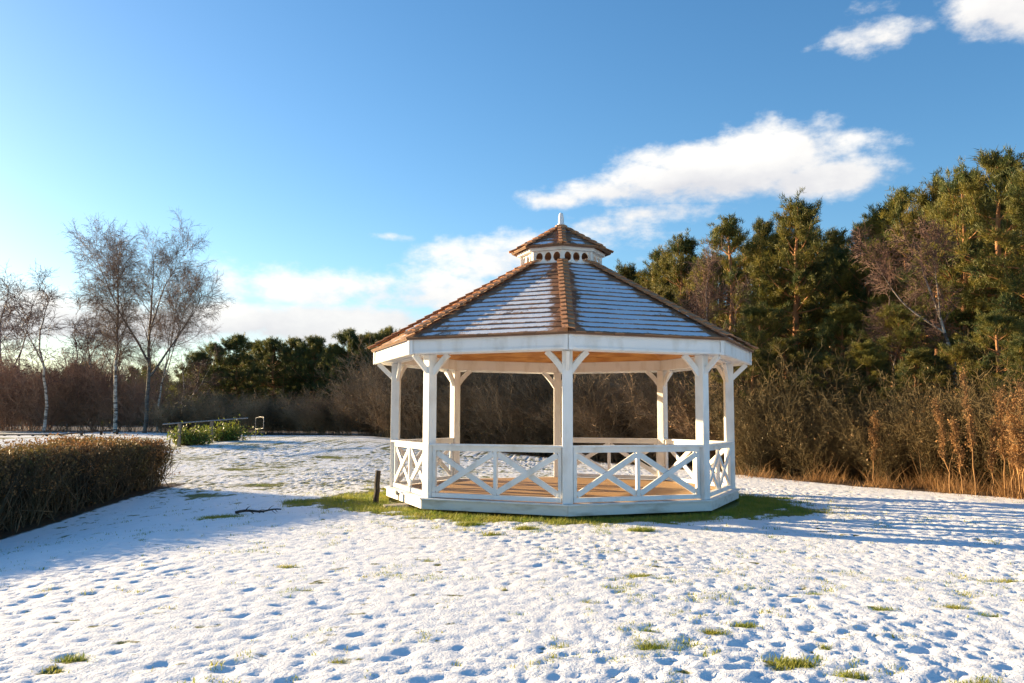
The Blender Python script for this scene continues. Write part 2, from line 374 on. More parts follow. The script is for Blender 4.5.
def make_ground():
    xs = np.concatenate([-np.geomspace(900, 13.2, 70), np.arange(-13, -6.5, 0.045), np.arange(-6.5, 7.5, 0.026), np.arange(7.5, 14, 0.045), np.geomspace(14.2, 900, 70)])
    ys = [-2.0]
    Yc = [-60, -30, -15, -8, -4, -2, 0, 1.5, 2.5]
    y = 3.2
    while y < 30: Yc.append(y); y += 0.016+0.0034*y
    Yc += list(np.geomspace(30.3, 1500, 110))
    ys = np.array(Yc)+CAM[1]
    X, Y = np.meshgrid(xs, ys)
    x, y = X.ravel(), Y.ravel()
    z = terrain(x, y)
    dx, dy = x-CAM[0], y-CAM[1]
    dist = np.sqrt(dx*dx+dy*dy)
    fade = (1-sm(dist, 30, 60))
    # lumpy trodden snow over tussocks
    n1 = perlin(x*5.1, y*7.3); n2 = perlin(x*11.0+9, y*14.0+4); n3 = perlin(x*1.1+20, y*1.3+5); n4 = perlin(x*21+3, y*26+7); n5 = perlin(x*37+13, y*41+17)
    dens = 0.55+0.75*sm(perlin(x*0.25+40, y*0.25+11), -0.4, 0.5)
    h = -0.0085*sm(-n1, 0.18, 0.55)-0.0085*sm(-n2, 0.22, 0.6)-0.005*sm(-n4, 0.25, 0.6)+0.0048*n1+0.0034*n2+0.010*n3+0.0024*n4+0.0012*n5
    z = z+fade*dens*h
    rng = np.random.RandomState(3)
    # pits and footmarks
    dent = np.zeros_like(z)
    gxs, gys = xs, ys
    for k in range(6500):
        Yq = 4.2+rng.rand()**1.3*19; Xq = (rng.rand()-0.5)*1.3*Yq
        cx, cy = cxy(Xq, Yq)
        if perlin(cx*0.8+31, cy*0.8+17)+0.5*perlin(cx*2.3, cy*2.3) < rng.rand()*0.9-0.5: continue
        a = rng.randn()*0.5+0.2; big = rng.rand() < 0.05; la = (0.07 if big else 0.022)+0.035*rng.rand(); lb = la*(0.4+0.4*rng.rand()); dp = (0.016 if big else 0.005)+0.009*rng.rand()**2
        i0, i1 = np.searchsorted(xs, [cx-.4, cx+.4]); j0, j1 = np.searchsorted(ys, [cy-.4, cy+.4])
        if i1 <= i0 or j1 <= j0: continue
        xx, yy = np.meshgrid(xs[i0:i1]-cx, ys[j0:j1]-cy)
        p = (xx*math.cos(a)+yy*math.sin(a))/la; q = (-xx*math.sin(a)+yy*math.cos(a))/lb
        wv = 1+0.35*np.sin(3*np.arctan2(q, p)+k)*0.6+0.2*np.sin(5*np.arctan2(q, p)+2.3*k); e = np.exp(-((p*p+q*q)*wv)**1.5)
        D = dent.reshape(X.shape); D[j0:j1, i0:i1] = np.maximum(D[j0:j1, i0:i1], dp*e)
    dent = D.ravel()
    z = z-dent
    th = thaw(x, y)
    z = z-0.03*np.minimum(th, 0.6)
    r = np.sqrt(x*x+y*y); z = np.where(r < 3.6, np.minimum(z, -0.02), z)
    th = th+22.0*dent*sm(perlin(x*0.9+7, y*0.9+2), -0.1, 0.5)+0.34*sm(-n2, 0.25, 0.6)*sm(perlin(x*0.4+3, y*0.4+22), -0.2, 0.5)
    sp = sm(perlin(x*3.3+50, y*4.1+8)+0.5*perlin(x*8.7, y*10.1), 0.28, 0.8)*fade
    th = th+0.44*sp*(0.4+0.6*sm(perlin(x*0.3, y*0.3+60), -0.3, 0.4))
    lawn = sm(dy, 12, 20)*(1-sm(dx, -2, 8))*0.36
    th = th+lawn
    nx, ny = len(xs), len(ys)
    idx = np.arange(nx*ny).reshape(ny, nx)
    Q = np.stack([idx[:-1, :-1], idx[:-1, 1:], idx[1:, 1:], idx[1:, :-1]], -1).reshape(-1, 4)
    mb = MB().add(np.stack([x, y, z], 1), Q)
    o = mb.build('ground', GROUND, smooth=True, attrs={'thaw': th, 'litter': wood_amount(x, y)})
    tag(o, 'snow dusted lawn with grass showing through', kind='structure')
make_ground()

# ------------------------------------------------------------------ gazebo
def vang(k): return -PI/2+k*PI/4+ROT
def oct_pt(k, R, z):
    a = vang(k); return np.array([R*math.cos(a), R*math.sin(a), z])
C225 = math.cos(PI/8)
def mid_n(k):
    a = vang(k)+PI/8; return np.array([math.cos(a), math.sin(a), 0.0])
ZUP = np.array([0, 0, 1.0])

gaz = empty('gazebo', (0, 0, 0))
tag(gaz, 'white octagonal timber gazebo with snowy shingle roof standing on the lawn', 'gazebo')

def ring_piece(k, R0, R1, z0, z1, mb, gap=0.0):
    """one of eight boards between inner corner radius R0 and outer R1"""
    A0, B0, A1, B1 = (oct_pt(k, R0, 0), oct_pt(k+1, R0, 0), oct_pt(k, R1, 0), oct_pt(k+1, R1, 0))
    t = norm(B1-A1)*gap
    lo = [A0+t+ZUP*z0, A1+t+ZUP*z0, B1-t+ZUP*z0, B0-t+ZUP*z0]
    hi = [p+ZUP*(z1-z0) for p in lo]
    mb.prism(lo, hi)

# plinth, ledge, floor
for k in range(8):
    mb = MB()
    if k == 6:      # left side: the boards are cut by a narrow slit
        A, B = oct_pt(6, 3.525, 0), oct_pt(7, 3.525, 0); A2, B2 = oct_pt(6, 3.47, 0), oct_pt(7, 3.47, 0)
        for t0, t1 in ((0.002, 0.36), (0.40, 0.998)):
            lo = [A2+(B2-A2)*t0+ZUP*0.035, A+(B-A)*t0+ZUP*0.035, A+(B-A)*t1+ZUP*0.035, A2+(B2-A2)*t1+ZUP*0.035]
            mb.prism(lo, [p+ZUP*0.152 for p in lo])
        pl = mb.build('plinth_board', PLINTHP, gaz, bevel=0.004)
        n = mid_n(6); c = A+(B-A)*0.375+n*0.03; t = norm(B-A)
        lm = MB().box(c+ZUP*0.185, t*0.07, n*0.028, ZUP*0.028).box(c+t*0.03+ZUP*0.155, t*0.03, n*0.02, ZUP*0.02)
        lm.build('latch', METAL, pl, bevel=0.006)
    else:
        ring_piece(k, 3.47, 3.525, 0.03, 0.187, mb, 0.002)
        mb.build('plinth_board', PLINTHP, gaz, bevel=0.004)
mb = MB()
for k in range(8): ring_piece(k, 3.36, 3.555, 0.189, 0.214, mb, 0.0015)
mb.build('ledge', PAINT, gaz, bevel=0.004)
mb = MB()
nb = 46
for i in range(nb):
    x0 = -3.35+6.7*i/nb; x1 = x0+6.7/nb-0.006
    def lim(x):
        # half length of a floor board at x (octagon)
        R = 3.36*C225; best = 9
        for k in range(8):
            n = mid_n(k)
            if abs(n[0]) > 1e-6 and abs(n[0]) > 0.02: pass
        lo, hi = -9, 9
        for k in range(8):
            n = mid_n(k)
            rem = R-n[1]*x
            if n[0] > 1e-6: hi = min(hi, rem/n[0])
            elif n[0] < -1e-6: lo = max(lo, rem/n[0])
        return lo, hi
    l0, h0 = lim(x0); l1, h1 = lim(x1)
    if l0 >= h0-0.01 or l1 >= h1-0.01: continue
    lo = [(l0, x0, 0.17), (h0, x0, 0.17), (h1, x1, 0.17), (l1, x1, 0.17)]
    mb.prism([np.array(p) for p in lo], [np.array(p)+ZUP*0.045 for p in lo])
mb.build('floor', DECK, gaz)

# posts with braces
PR = 3.36
for k in range(8):
    a = vang(k); rdir = np.array([math.cos(a), math.sin(a), 0]); tdir = np.array([-math.sin(a), math.cos(a), 0])
    mb = MB().box(oct_pt(k, PR, (0.214+2.70)/2), rdir*0.085, tdir*0.085, ZUP*(2.70-0.214)/2)
    po = mb.build('post', PAINT, gaz, bevel=0.008)
    for sgn in (-1, 1):
        other = oct_pt(k+sgn, PR, 0); d = norm(other-oct_pt(k, PR, 0)); nn = np.cross(d, ZUP)
        p = oct_pt(k, PR, 2.36)+d*0.06; q = oct_pt(k, PR, 2.70)+d*0.36
        # curved knee brace in three lengths
        pm1 = p+(q-p)*0.33+np.array([0, 0, 0.025]); pm2 = p+(q-p)*0.68+np.array([0, 0, 0.02])
        bb = MB(); dirs = [p, pm1, pm2, q]
        w = 0.10
        T = [norm(dirs[1]-dirs[0]), norm(dirs[2]-dirs[0]), norm(dirs[3]-dirs[1]), norm(dirs[3]-dirs[2])]
        nn = norm(np.cross(T[1], ZUP))
        ring = []
        for P_, t_ in zip(dirs, T):
            b_ = np.cross(nn, t_)
            ring.append([P_-b_*w/2-nn*0.03, P_+b_*w/2-nn*0.03, P_+b_*w/2+nn*0.03, P_-b_*w/2+nn*0.03])
        V = np.array(ring).reshape(-1, 3); Q = []
        for j in range(3):
            for e in range(4):
                Q.append([j*4+e, j*4+(e+1) % 4, (j+1)*4+(e+1) % 4, (j+1)*4+e])
        Q += [[0, 3, 2, 1], [12, 13, 14, 15]]
        bb.add(V, Q); bb.build('brace', PAINT, po, bevel=0.004)
    p = oct_pt(k, PR+0.06, 2.40); q = oct_pt(k, PR+0.36, 2.69)
    MB().bar(p, q, 0.09, 0.05, tdir).build('bracket', PAINT, po, bevel=0.004)

# railing panels (the side away to the back left is the entrance)
for k in range(8):
    if k == 4: continue
    A, B = oct_pt(k, PR, 0), oct_pt(k+1, PR, 0); t = norm(B-A); Ln = np.linalg.norm(B-A); n = mid_n(k)
    def pt(s, z, off=0.0): return A+t*s+n*off+ZUP*z
    s0, s1 = 0.088, Ln-0.088; sm_ = Ln/2
    rt = MB().bar(pt(s0, 0.268, 0.01), pt(s1, 0.268, 0.01), 0.075, 0.09, n)
    rl = rt.build('railing', PAINT, gaz, bevel=0.004)
    # handrail: a board on edge and a wider cap mitred over the posts' faces
    hm = MB().bar(pt(s0, 1.075, 0.01), pt(s1, 1.075, 0.01), 0.085, 0.06, n)
    hm.bar(pt(0.04, 1.135, 0.025), pt(Ln-0.04, 1.135, 0.025), 0.034, 0.15, n)
    hm.build('handrail', PAINT, rl, bevel=0.004)
    for s in (s0+0.032, sm_, s1-0.032):
        MB().bar(pt(s, 0.307, 0.01), pt(s, 1.032, 0.01), 0.062, 0.062, n).build('upright', PAINT, rl, bevel=0.003)
    for a0, a1 in ((s0+0.066, sm_-0.033), (sm_+0.033, s1-0.066)):
        MB().bar(pt(a0, 0.345, 0.030), pt(a1, 0.995, 0.030), 0.095, 0.034, n).build('cross_brace', PAINT, rl, bevel=0.003)
        MB().bar(pt(a0, 0.995, -0.006), pt(a1, 0.345, -0.006), 0.095, 0.034, n).build('cross_brace', PAINT, rl, bevel=0.003)

# entrance step at the open side
n = mid_n(4); t = np.array([-n[1], n[0], 0]); c = n*(3.56*C225+0.25)
MB().box(c+ZUP*0.055, t*0.8, n*0.22, ZUP*0.06).build('step', PLINTHP, gaz, bevel=0.006)

# ring beam, soffit, fascia
mb = MB()
for k in range(8): ring_piece(k, PR-0.07, PR+0.07, 2.702, 2.93, mb, 0.0005)
mb.build('ring_beam', PAINT, gaz, bevel=0.004)
mb = MB()
for k in range(8): ring_piece(k, PR+0.072, 3.765, 2.735, 2.755, mb, 0.0005)
mb.build('soffit', PAINT, gaz)
for k in range(8):
    mb = MB(); ring_piece(k, 3.767, 3.809, 2.69, 2.975, mb, 0.001)
    fb = mb.build('fascia_board', PAINT, gaz, bevel=0.003)
    mb = MB(); ring_piece(k, 3.811, 3.828, 2.70, 2.735, mb, 0.05); mb.build('trim', PAINT, fb, bevel=0.003)
for k in range(8):
    a = vang(k); rdir = np.array([math.cos(a), math.sin(a), 0]); tdir = np.array([-math.sin(a), math.cos(a), 0])
    mb = MB()
    for s in (-1, 1):
        nn = mid_n(k if s > 0 else k-1); tt = norm(oct_pt(k+s, 3.81, 0)-oct_pt(k, 3.81, 0))
        mb.box(oct_pt(k, 3.815, 2.83)+tt*0.036+nn*0.012, tt*0.034, nn*0.010, ZUP*0.146)
    mb.build('corner_board', PAINT, gaz, bevel=0.002)

# ceiling: boarded underside of the roof, with hip rafters
mb = MB()
NB = 14
for k in range(8):
    for i in range(NB):
        f0, f1 = i/NB, (i+1)/NB-0.006
        def cp(kk, f): return oct_pt(kk, 3.29+(0.80-3.29)*f, 2.932+(4.40-2.932)*f)
        lo = [cp(k, f0), cp(k+1, f0), cp(k+1, f1), cp(k, f1)]
        off = ZUP*(0.012+0.004*((i*7+k*3) % 3))
        mb.prism(lo, [p+off for p in lo])
mb.build('ceiling', CEIL, gaz)
# roof slopes with shingles
def shingle_slope(k, Re, ze, Rt, zt, nc, rng, parent, name, snow, overl=1.25, th=0.014, wid=(0.13, 0.24)):
    A, B, Cc, D = oct_pt(k, Re, ze), oct_pt(k+1, Re, ze), oct_pt(k+1, Rt, zt), oct_pt(k, Rt, zt)
    mid0, mid1 = (A+B)/2, (Cc+D)/2
    up = mid1-mid0; SL = np.linalg.norm(up); up = up/SL; t = norm(B-A)
    nrm = np.cross(t, up)
    if nrm[2] < 0: nrm = -nrm
    hw0, hw1 = np.linalg.norm(B-A)/2, np.linalg.norm(Cc-D)/2
    mb = MB(); course, hip, snw, shd = [], [], [], []
    # under-boarding
    mb.prism([A-nrm*0.03, B-nrm*0.03, Cc-nrm*0.03, D-nrm*0.03], [A-nrm*0.004, B-nrm*0.004, Cc-nrm*0.004, D-nrm*0.004])
    course += [0]*8; hip += [0]*8; snw += [-1]*8; shd += [0.2]*8
    ex = SL/nc
    for i in range(nc):
        v0 = i*ex; v1 = min(v0+ex*overl, SL)
        def hw(v): return hw0+(hw1-hw0)*v/SL
        u = -hw(v0)+rng.rand()*0.02
        while u < hw(v0)-0.01:
            w = wid[0]+(wid[1]-wid[0])*rng.rand(); u2 = min(u+w, hw(v0))
            if hw(v0)-u2 < 0.05: u2 = hw(v0)
            # clip the top edge at the hips
            h1 = hw(v1)
            ua, ub = u, u2-0.004
            ta, tb = max(min(ua, h1), -h1), max(min(ub, h1), -h1)
            jit = (rng.rand()-0.5)*0.008
            b0 = mid0+t*ua+up*(v0+jit); b1 = mid0+t*ub+up*(v0+jit); t1 = mid0+t*tb+up*v1; t0 = mid0+t*ta+up*v1
            hgt = th*(0.62+0.03*rng.rand())
            lo = [b0+nrm*0.001, b1+nrm*0.001, t1-nrm*0.001, t0-nrm*0.001]
            hi = [b0+nrm*(hgt+0.014), b1+nrm*(hgt+0.014), t1+nrm*0.006, t0+nrm*0.006]
            mb.prism(lo, hi)
            c8 = [0, 0, 1, 1, 0, 0, 1.25, 1.25]
            course += c8
            # perpendicular distance to the nearest hip (foreshortened)
            for (uu, vv) in ((ua, v0), (ub, v0), (tb, v1), (ta, v1))*2:
                hip.append(max(hw(vv)-abs(uu), 0)*0.9)
            snw += [snow-(0.12 if i % 4 == 0 else 0.0)+rng.randn()*0.05]*8; shd += [rng.rand()]*8
            u = u2
    return mb.build(name, SHINGLE, parent, attrs={'course': course, 'hip': hip, 'snow': snw, 'shade': shd})

def hip_caps(k, Re, ze, Rt, zt, n, parent, w=0.105, h=0.046, rng=None):
    """overlapping pairs of cap shingles running up one hip"""
    A, D = oct_pt(k, Re, ze), oct_pt(k, Rt, zt); ax = D-A; Ln = np.linalg.norm(ax); ax /= Ln
    tdir = np.array([-math.sin(vang(k)), math.cos(vang(k)), 0])
    nrm = np.cross(tdir, ax); nrm = nrm if nrm[2] > 0 else -nrm
    # side fall of the two slopes away from the hip
    pitch = math.atan2(zt-ze, (Re-Rt)*C225)
    nL = np.array([math.cos(vang(k)+PI/8)*math.sin(pitch), math.sin(vang(k)+PI/8)*math.sin(pitch), math.cos(pitch)])
    s = np.cross(ax, nL); s = s if np.dot(s, tdir) > 0 else -s; s = norm(s)
    mb = MB(); ex = Ln/n
    for i in range(n):
        p0 = A+ax*(i*ex-0.02); p1 = A+ax*((i+1.35)*ex)
        if i == n-1: p1 = D
        j = (rng.rand()-0.5)*0.012
        for sg in (-1, 1):
            sd = s if sg > 0 else s-2*np.dot(s, tdir)*tdir
            nn = nL if sg > 0 else nL-2*np.dot(nL, tdir)*tdir
            ww = w+j
            a0, a1 = p0+nrm*(h+0.030), p1+nrm*(h-0.004)
            lo = [a0-nn*0.0, a0+sd*ww, a1+sd*ww, a1]
            hi = [p+nn*0.02 for p in lo]
            mb.prism(lo, hi)
    return mb.build('hip_cap', CEDAR, parent)

rngr = np.random.RandomState(11)
roof = empty('roof'); roof.parent = gaz
RE, ZE, RT, ZT = 3.885, 2.955, 0.74, 4.685
for k in range(8):
    sn = {7: 0.10, 0: 0.30, 6: -0.45, 5: -0.2, 1: 0.3}.get(k, 0.2)
    shingle_slope(k, RE, ZE, RT, ZT, 17, rngr, roof, 'roof_slope', sn)
for k in range(8):
    hip_caps(k, RE+0.02, ZE+0.01, RT, ZT, 19, roof, rng=rngr)

# lantern
lan = empty('lantern'); lan.parent = gaz
def lantern_panel(k):
    """wall board pierced by three oval openings"""
    A, B = oct_pt(k, 0.80, 0), oct_pt(k+1, 0.80, 0); t = norm(B-A); Ln = np.linalg.norm(B-A); n = mid_n(k)
    z0, z1 = 4.66, 4.89; nc = 3; g = 0.03; cw = (Ln-2*g)/nc
    mb = MB(); M = 24
    def P3(s, z, d): return A+t*s+ZUP*z-n*d
    for (a, b) in ((0, g), (Ln-g, Ln)):
        lo = [P3(a, z0, 0), P3(b, z0, 0), P3(b, z0, 0.03), P3(a, z0, 0.03)]
        mb.prism(lo, [p+ZUP*(z1-z0) for p in lo])
    for c in range(nc):
        s0 = g+c*cw; sc_, zc_ = s0+cw/2, (z0+z1)/2
        V = []
        for d in (0, 0.03):
            for j in range(M):
                th = j*2*PI/M; cx_, sz_ = math.cos(th), math.sin(th)
                m_ = max(abs(cx_), abs(sz_))
                V.append(P3(sc_+cx_/m_*cw/2, zc_+sz_/m_*(z1-z0)/2, d))
                V.append(P3(sc_+cx_*cw*0.41, zc_+sz_*(z1-z0)*0.41, d))
        Q = []
        for j in range(M):
            k2 = (j+1) % M; o0, i0, o1, i1 = 2*j, 2*j+1, 2*k2, 2*k2+1; q = 2*M
            Q += [[o0, o1, i1, i0], [o0+q, i0+q, i1+q, o1+q], [i0, i1, i1+q, i0+q]]
        mb.add(V, Q)
    return mb.build('lantern_wall', PAINT, lan)
for k in range(8): lantern_panel(k)
mb = MB()
for k in range(8):
    ring_piece(k, 0.74, 0.90, 4.893, 4.955, mb, 0.0005)
mb.build('cornice', PAINT, lan, bevel=0.004)
mb = MB()
for k in range(8): ring_piece(k, 0.765, 0.85, 4.62, 4.658, mb, 0.0005)
mb.build('curb', PAINT, lan, bevel=0.003)
for k in range(8):
    rdir = np.array([math.cos(vang(k)), math.sin(vang(k)), 0]); td = np.array([-rdir[1], rdir[0], 0])
    MB().box(oct_pt(k, 0.805, 4.776), rdir*0.028, td*0.032, ZUP*0.115).build('lantern_post', PAINT, lan, bevel=0.003)
mb = MB()
for k in range(8):
    lo = [oct_pt(k, 0.98, 4.955), oct_pt(k+1, 0.98, 4.955), oct_pt(k+1, 0.05, 5.46), oct_pt(k, 0.05, 5.46)]
    mb.prism([p+ZUP*0.006 for p in lo], [p+ZUP*0.02 for p in lo])
mb.build('lantern_ceiling', CEIL, lan)
for k in range(8):
    shingle_slope(k, 1.02, 4.965, 0.06, 5.50, 5, rngr, lan, 'lantern_slope', {7: 0.4, 6: -0.3}.get(k, 0.45), wid=(0.10, 0.17))
for k in range(8):
    hip_caps(k, 1.03, 4.965, 0.06, 5.50, 6, lan, w=0.075, h=0.022, rng=rngr)
V = []; prof = [(0.0, 5.50), (0.135, 5.50), (0.125, 5.535), (0.06, 5.54), (0.06, 5.56)]
def lathe(prof, sides, mi=0):
    mb = MB(); th = np.arange(sides)*2*PI/sides
    V = [(r*math.cos(a), r*math.sin(a), z) for r, z in prof for a in th]
    Q = [[i*sides+j, i*sides+(j+1) % sides, (i+1)*sides+(j+1) % sides, (i+1)*sides+j] for i in range(len(prof)-1) for j in range(sides)]
    return mb.add(V, Q)
lathe([(0.0, 5.495), (0.14, 5.495), (0.125, 5.55), (0.0, 5.552)], 8).build('finial_base', CEDAR, lan)
lathe([(0.0, 5.552), (0.075, 5.553), (0.072, 5.585), (0.058, 5.60), (0.056, 5.72), (0.046, 5.75), (0.044, 5.79), (0.03, 5.815), (0.0, 5.82)], 20).build('finial', PAINT, lan, smooth=True)

# ------------------------------------------------------------------ small things on the lawn
def lathe_post(name, x, y, r, h, mat, tilt=(0, 0), sides=9, seed=0):
    rng = np.random.RandomState(seed); z = gz(x, y)-0.15
    m = 7; P = np.zeros((1, m, 3)); P[0, :, 2] = np.linspace(0, h+0.15, m); P[0, :, 0] = P[0, :, 2]*tilt[0]+rng.randn(m)*0.004; P[0, :, 1] = P[0, :, 2]*tilt[1]
    V, Q = tubes(P, np.full((1, m), r)*np.array([[1.05, 1, .98, 1, .97, .98, .93]]), sides)
    T = [[(m-1)*sides, (m-1)*sides+j, (m-1)*sides+j+1] for j in range(1, sides-1)]
    o = MB().add(V, Q, T).build(name, mat); o.location = (x, y, z); return o

X, Y = (378-512)/866*16.6, 16.6
sx, sy = cxy(X, Y)
st = lathe_post('wooden_stake', sx, sy, 0.055, 0.60, DARKWOOD, (0.05, 0.0), seed=2)
tag(st, 'short dark wooden stake beside the left corner of the gazebo', 'stake')
mb = MB(); rg = np.random.RandomState(5)
x0, y0 = cxy((398-512)/866*15.9, 15.9)
V = []
for j in range(10):
    a = j/10*2*PI; V.append((0.28*math.cos(a)*(1+.12*rg.randn()), 0.17*math.sin(a)*(1+.12*rg.randn()), 0))
V = V+[(v[0]*.93, v[1]*.93, 0.055+rg.randn()*.004) for v in V]
mb.add(V+[(0, 0, 0.057)], [[j, (j+1) % 10, 10+(j+1) % 10, 10+j] for j in range(10)], [[20, 10+j, 10+(j+1) % 10] for j in range(10)])
o = mb.build('stone_slab', STONE, bevel=0.006); o.location = (x0, y0, gz(x0, y0)-0.02); o.rotation_euler = (0.03, -0.04, 0.3)
tag(o, 'small flat grey stone slab lying in the grass by the gazebo plinth', 'stone')

# fallen branch on the snow left of the gazebo
rg = np.random.RandomState(9)
Yb = px_ground(0, 511)[1]
bx, by = cxy(px_ground(240, 511)[0], Yb); ex, ey = cxy(px_ground(289, 508)[0], Yb+0.3)
m = 12; tt = np.linspace(0, 1, m); P = np.zeros((1, m, 3)); P[0, :, 0] = bx+(ex-bx)*tt; P[0, :, 1] = by+(ey-by)*tt+0.05*np.sin(tt*5)
P[0, :, 2] = terrain(P[0, :, 0], P[0, :, 1])+0.035+0.015*np.sin(tt*9)
root = empty('fallen_branch', (0, 0, 0))
tag(root, 'dark fallen branch lying on the shaded snow left of the gazebo', 'branch')
R0 = np.linspace(0.026, 0.011, m)[None]
MB().add(*tubes(P, R0, 7)).build('limb', DARKWOOD, root, smooth=True)
p2, r2 = branch(rg, P, R0, 9, 0.02, 0.95, 0.18, (0.4, 0.9), 5, up=-0.12, rscale=0.5)
MB().add(*tubes(p2, r2, 5)).build('twigs', DARKWOOD, root)

# ------------------------------------------------------------------ handrail by the path, far low fence
def tube_line(pts, r, mb, sides=8):
    P = np.array(pts, float)[None]; V, Q = tubes(P, np.full(P.shape[:2], r), sides); mb.add(V, Q)

def hpt(u, v, Y):
    p = CAM+RV*((u-512)/870*Y)+FV*Y; return np.array([p[0], p[1], CAM[2]+(420-v)/866*Y])
hr = empty('handrail', (0, 0, 0)); tag(hr, 'grey metal and timber handrail rising behind the green laurels', 'handrail')
p0, p1 = hpt(163, 425.5, 29.5), hpt(248, 419, 33.5)
mb = MB(); tube_line([p0+(p1-p0)*s for s in np.linspace(0, 1, 6)], 0.022, mb); mb.build('rail', METAL, hr, smooth=True)
for u, v, Yp, w in ((179, 424.6, 30.2, 0.055), (211, 422, 31.7, 0.055)):
    p = hpt(u, v, Yp); g = gz(p[0], p[1])
    MB().box(np.array([p[0], p[1]+0.1, (p[2]+g)/2-0.07]), RV*w, FV*w*0.8, ZUP*((p[2]-g)/2+0.05)).build('post', GREYWOOD, hr, bevel=0.01)
hp = empty('hoop_rail', (0, 0, 0)); tag(hp, 'thin grey metal hoop rail at the right end of the laurels', 'handrail')
mb = MB(); e0, e1 = hpt(256, 419, 33.8), hpt(264, 418, 33.2)
g0, g1 = gz(e0[0], e0[1]), gz(e1[0], e1[1])
tube_line([np.array([e0[0], e0[1], g0-0.1]), np.array([e0[0], e0[1], g0+.5]), e0, (e0+e1)/2+ZUP*0.03, e1, e1-ZUP*0.3, e1-ZUP*0.42], 0.010, mb); mb.build('frame', METAL, hp, smooth=True)
mb = MB(); a = e0*0.5+e1*0.5; tube_line([e0-ZUP*0.42, a-ZUP*0.44, e1-ZUP*0.42], 0.009, mb); mb.build('mid_rail', METAL, hp, smooth=True)

ff = empty('low_fence', (0, 0, 0)); tag(ff, 'low dark rail fence at the edge of the far snowy field', 'fence')
pa, pb = hpt(-8, 436.5, 39), hpt(62, 436, 39); pc = hpt(118, 431, 42)
mb = MB()
for q0, q1 in ((pa, pb), (pb, pc)):
    tube_line([q0+(q1-q0)*s for s in np.linspace(0, 1, 5)], 0.03, mb, 6)
mb.build('rail', DARKWOOD, ff, smooth=True)
for s in np.linspace(0, 1, 6):
    p = pa+(pb-pa)*s; g = gz(p[0], p[1]); MB().box(np.array([p[0], p[1], (p[2]+g)/2]), RV*0.045, FV*0.045, ZUP*(abs(p[2]-g)/2+0.02)).build('post', DARKWOOD, ff)
for s in (0.35, 0.7, 1.0):
    p = pb+(pc-pb)*s; g = gz(p[0], p[1]); MB().box(np.array([p[0], p[1], (p[2]+g)/2]), RV*0.045, FV*0.045, ZUP*(abs(p[2]-g)/2+0.02)).build('post', DARKWOOD, ff)

# ------------------------------------------------------------------ leaves
def leaf_quads(rng, C, size, aspect=0.5, upb=0.0):
    n = len(C); D = norm(rng.randn(n, 3)+np.array([0, 0, upb])); A = norm(np.cross(D, rng.randn(n, 3)))
    L = size*(0.6+0.8*rng.rand(n))[:, None]; W = L*aspect
    V = np.stack([C-D*L/2, C+A*W/2+D*L*0.05, C+D*L/2, C-A*W/2+D*L*0.05], 1).reshape(-1, 3)
    return V, np.arange(n*4).reshape(n, 4)

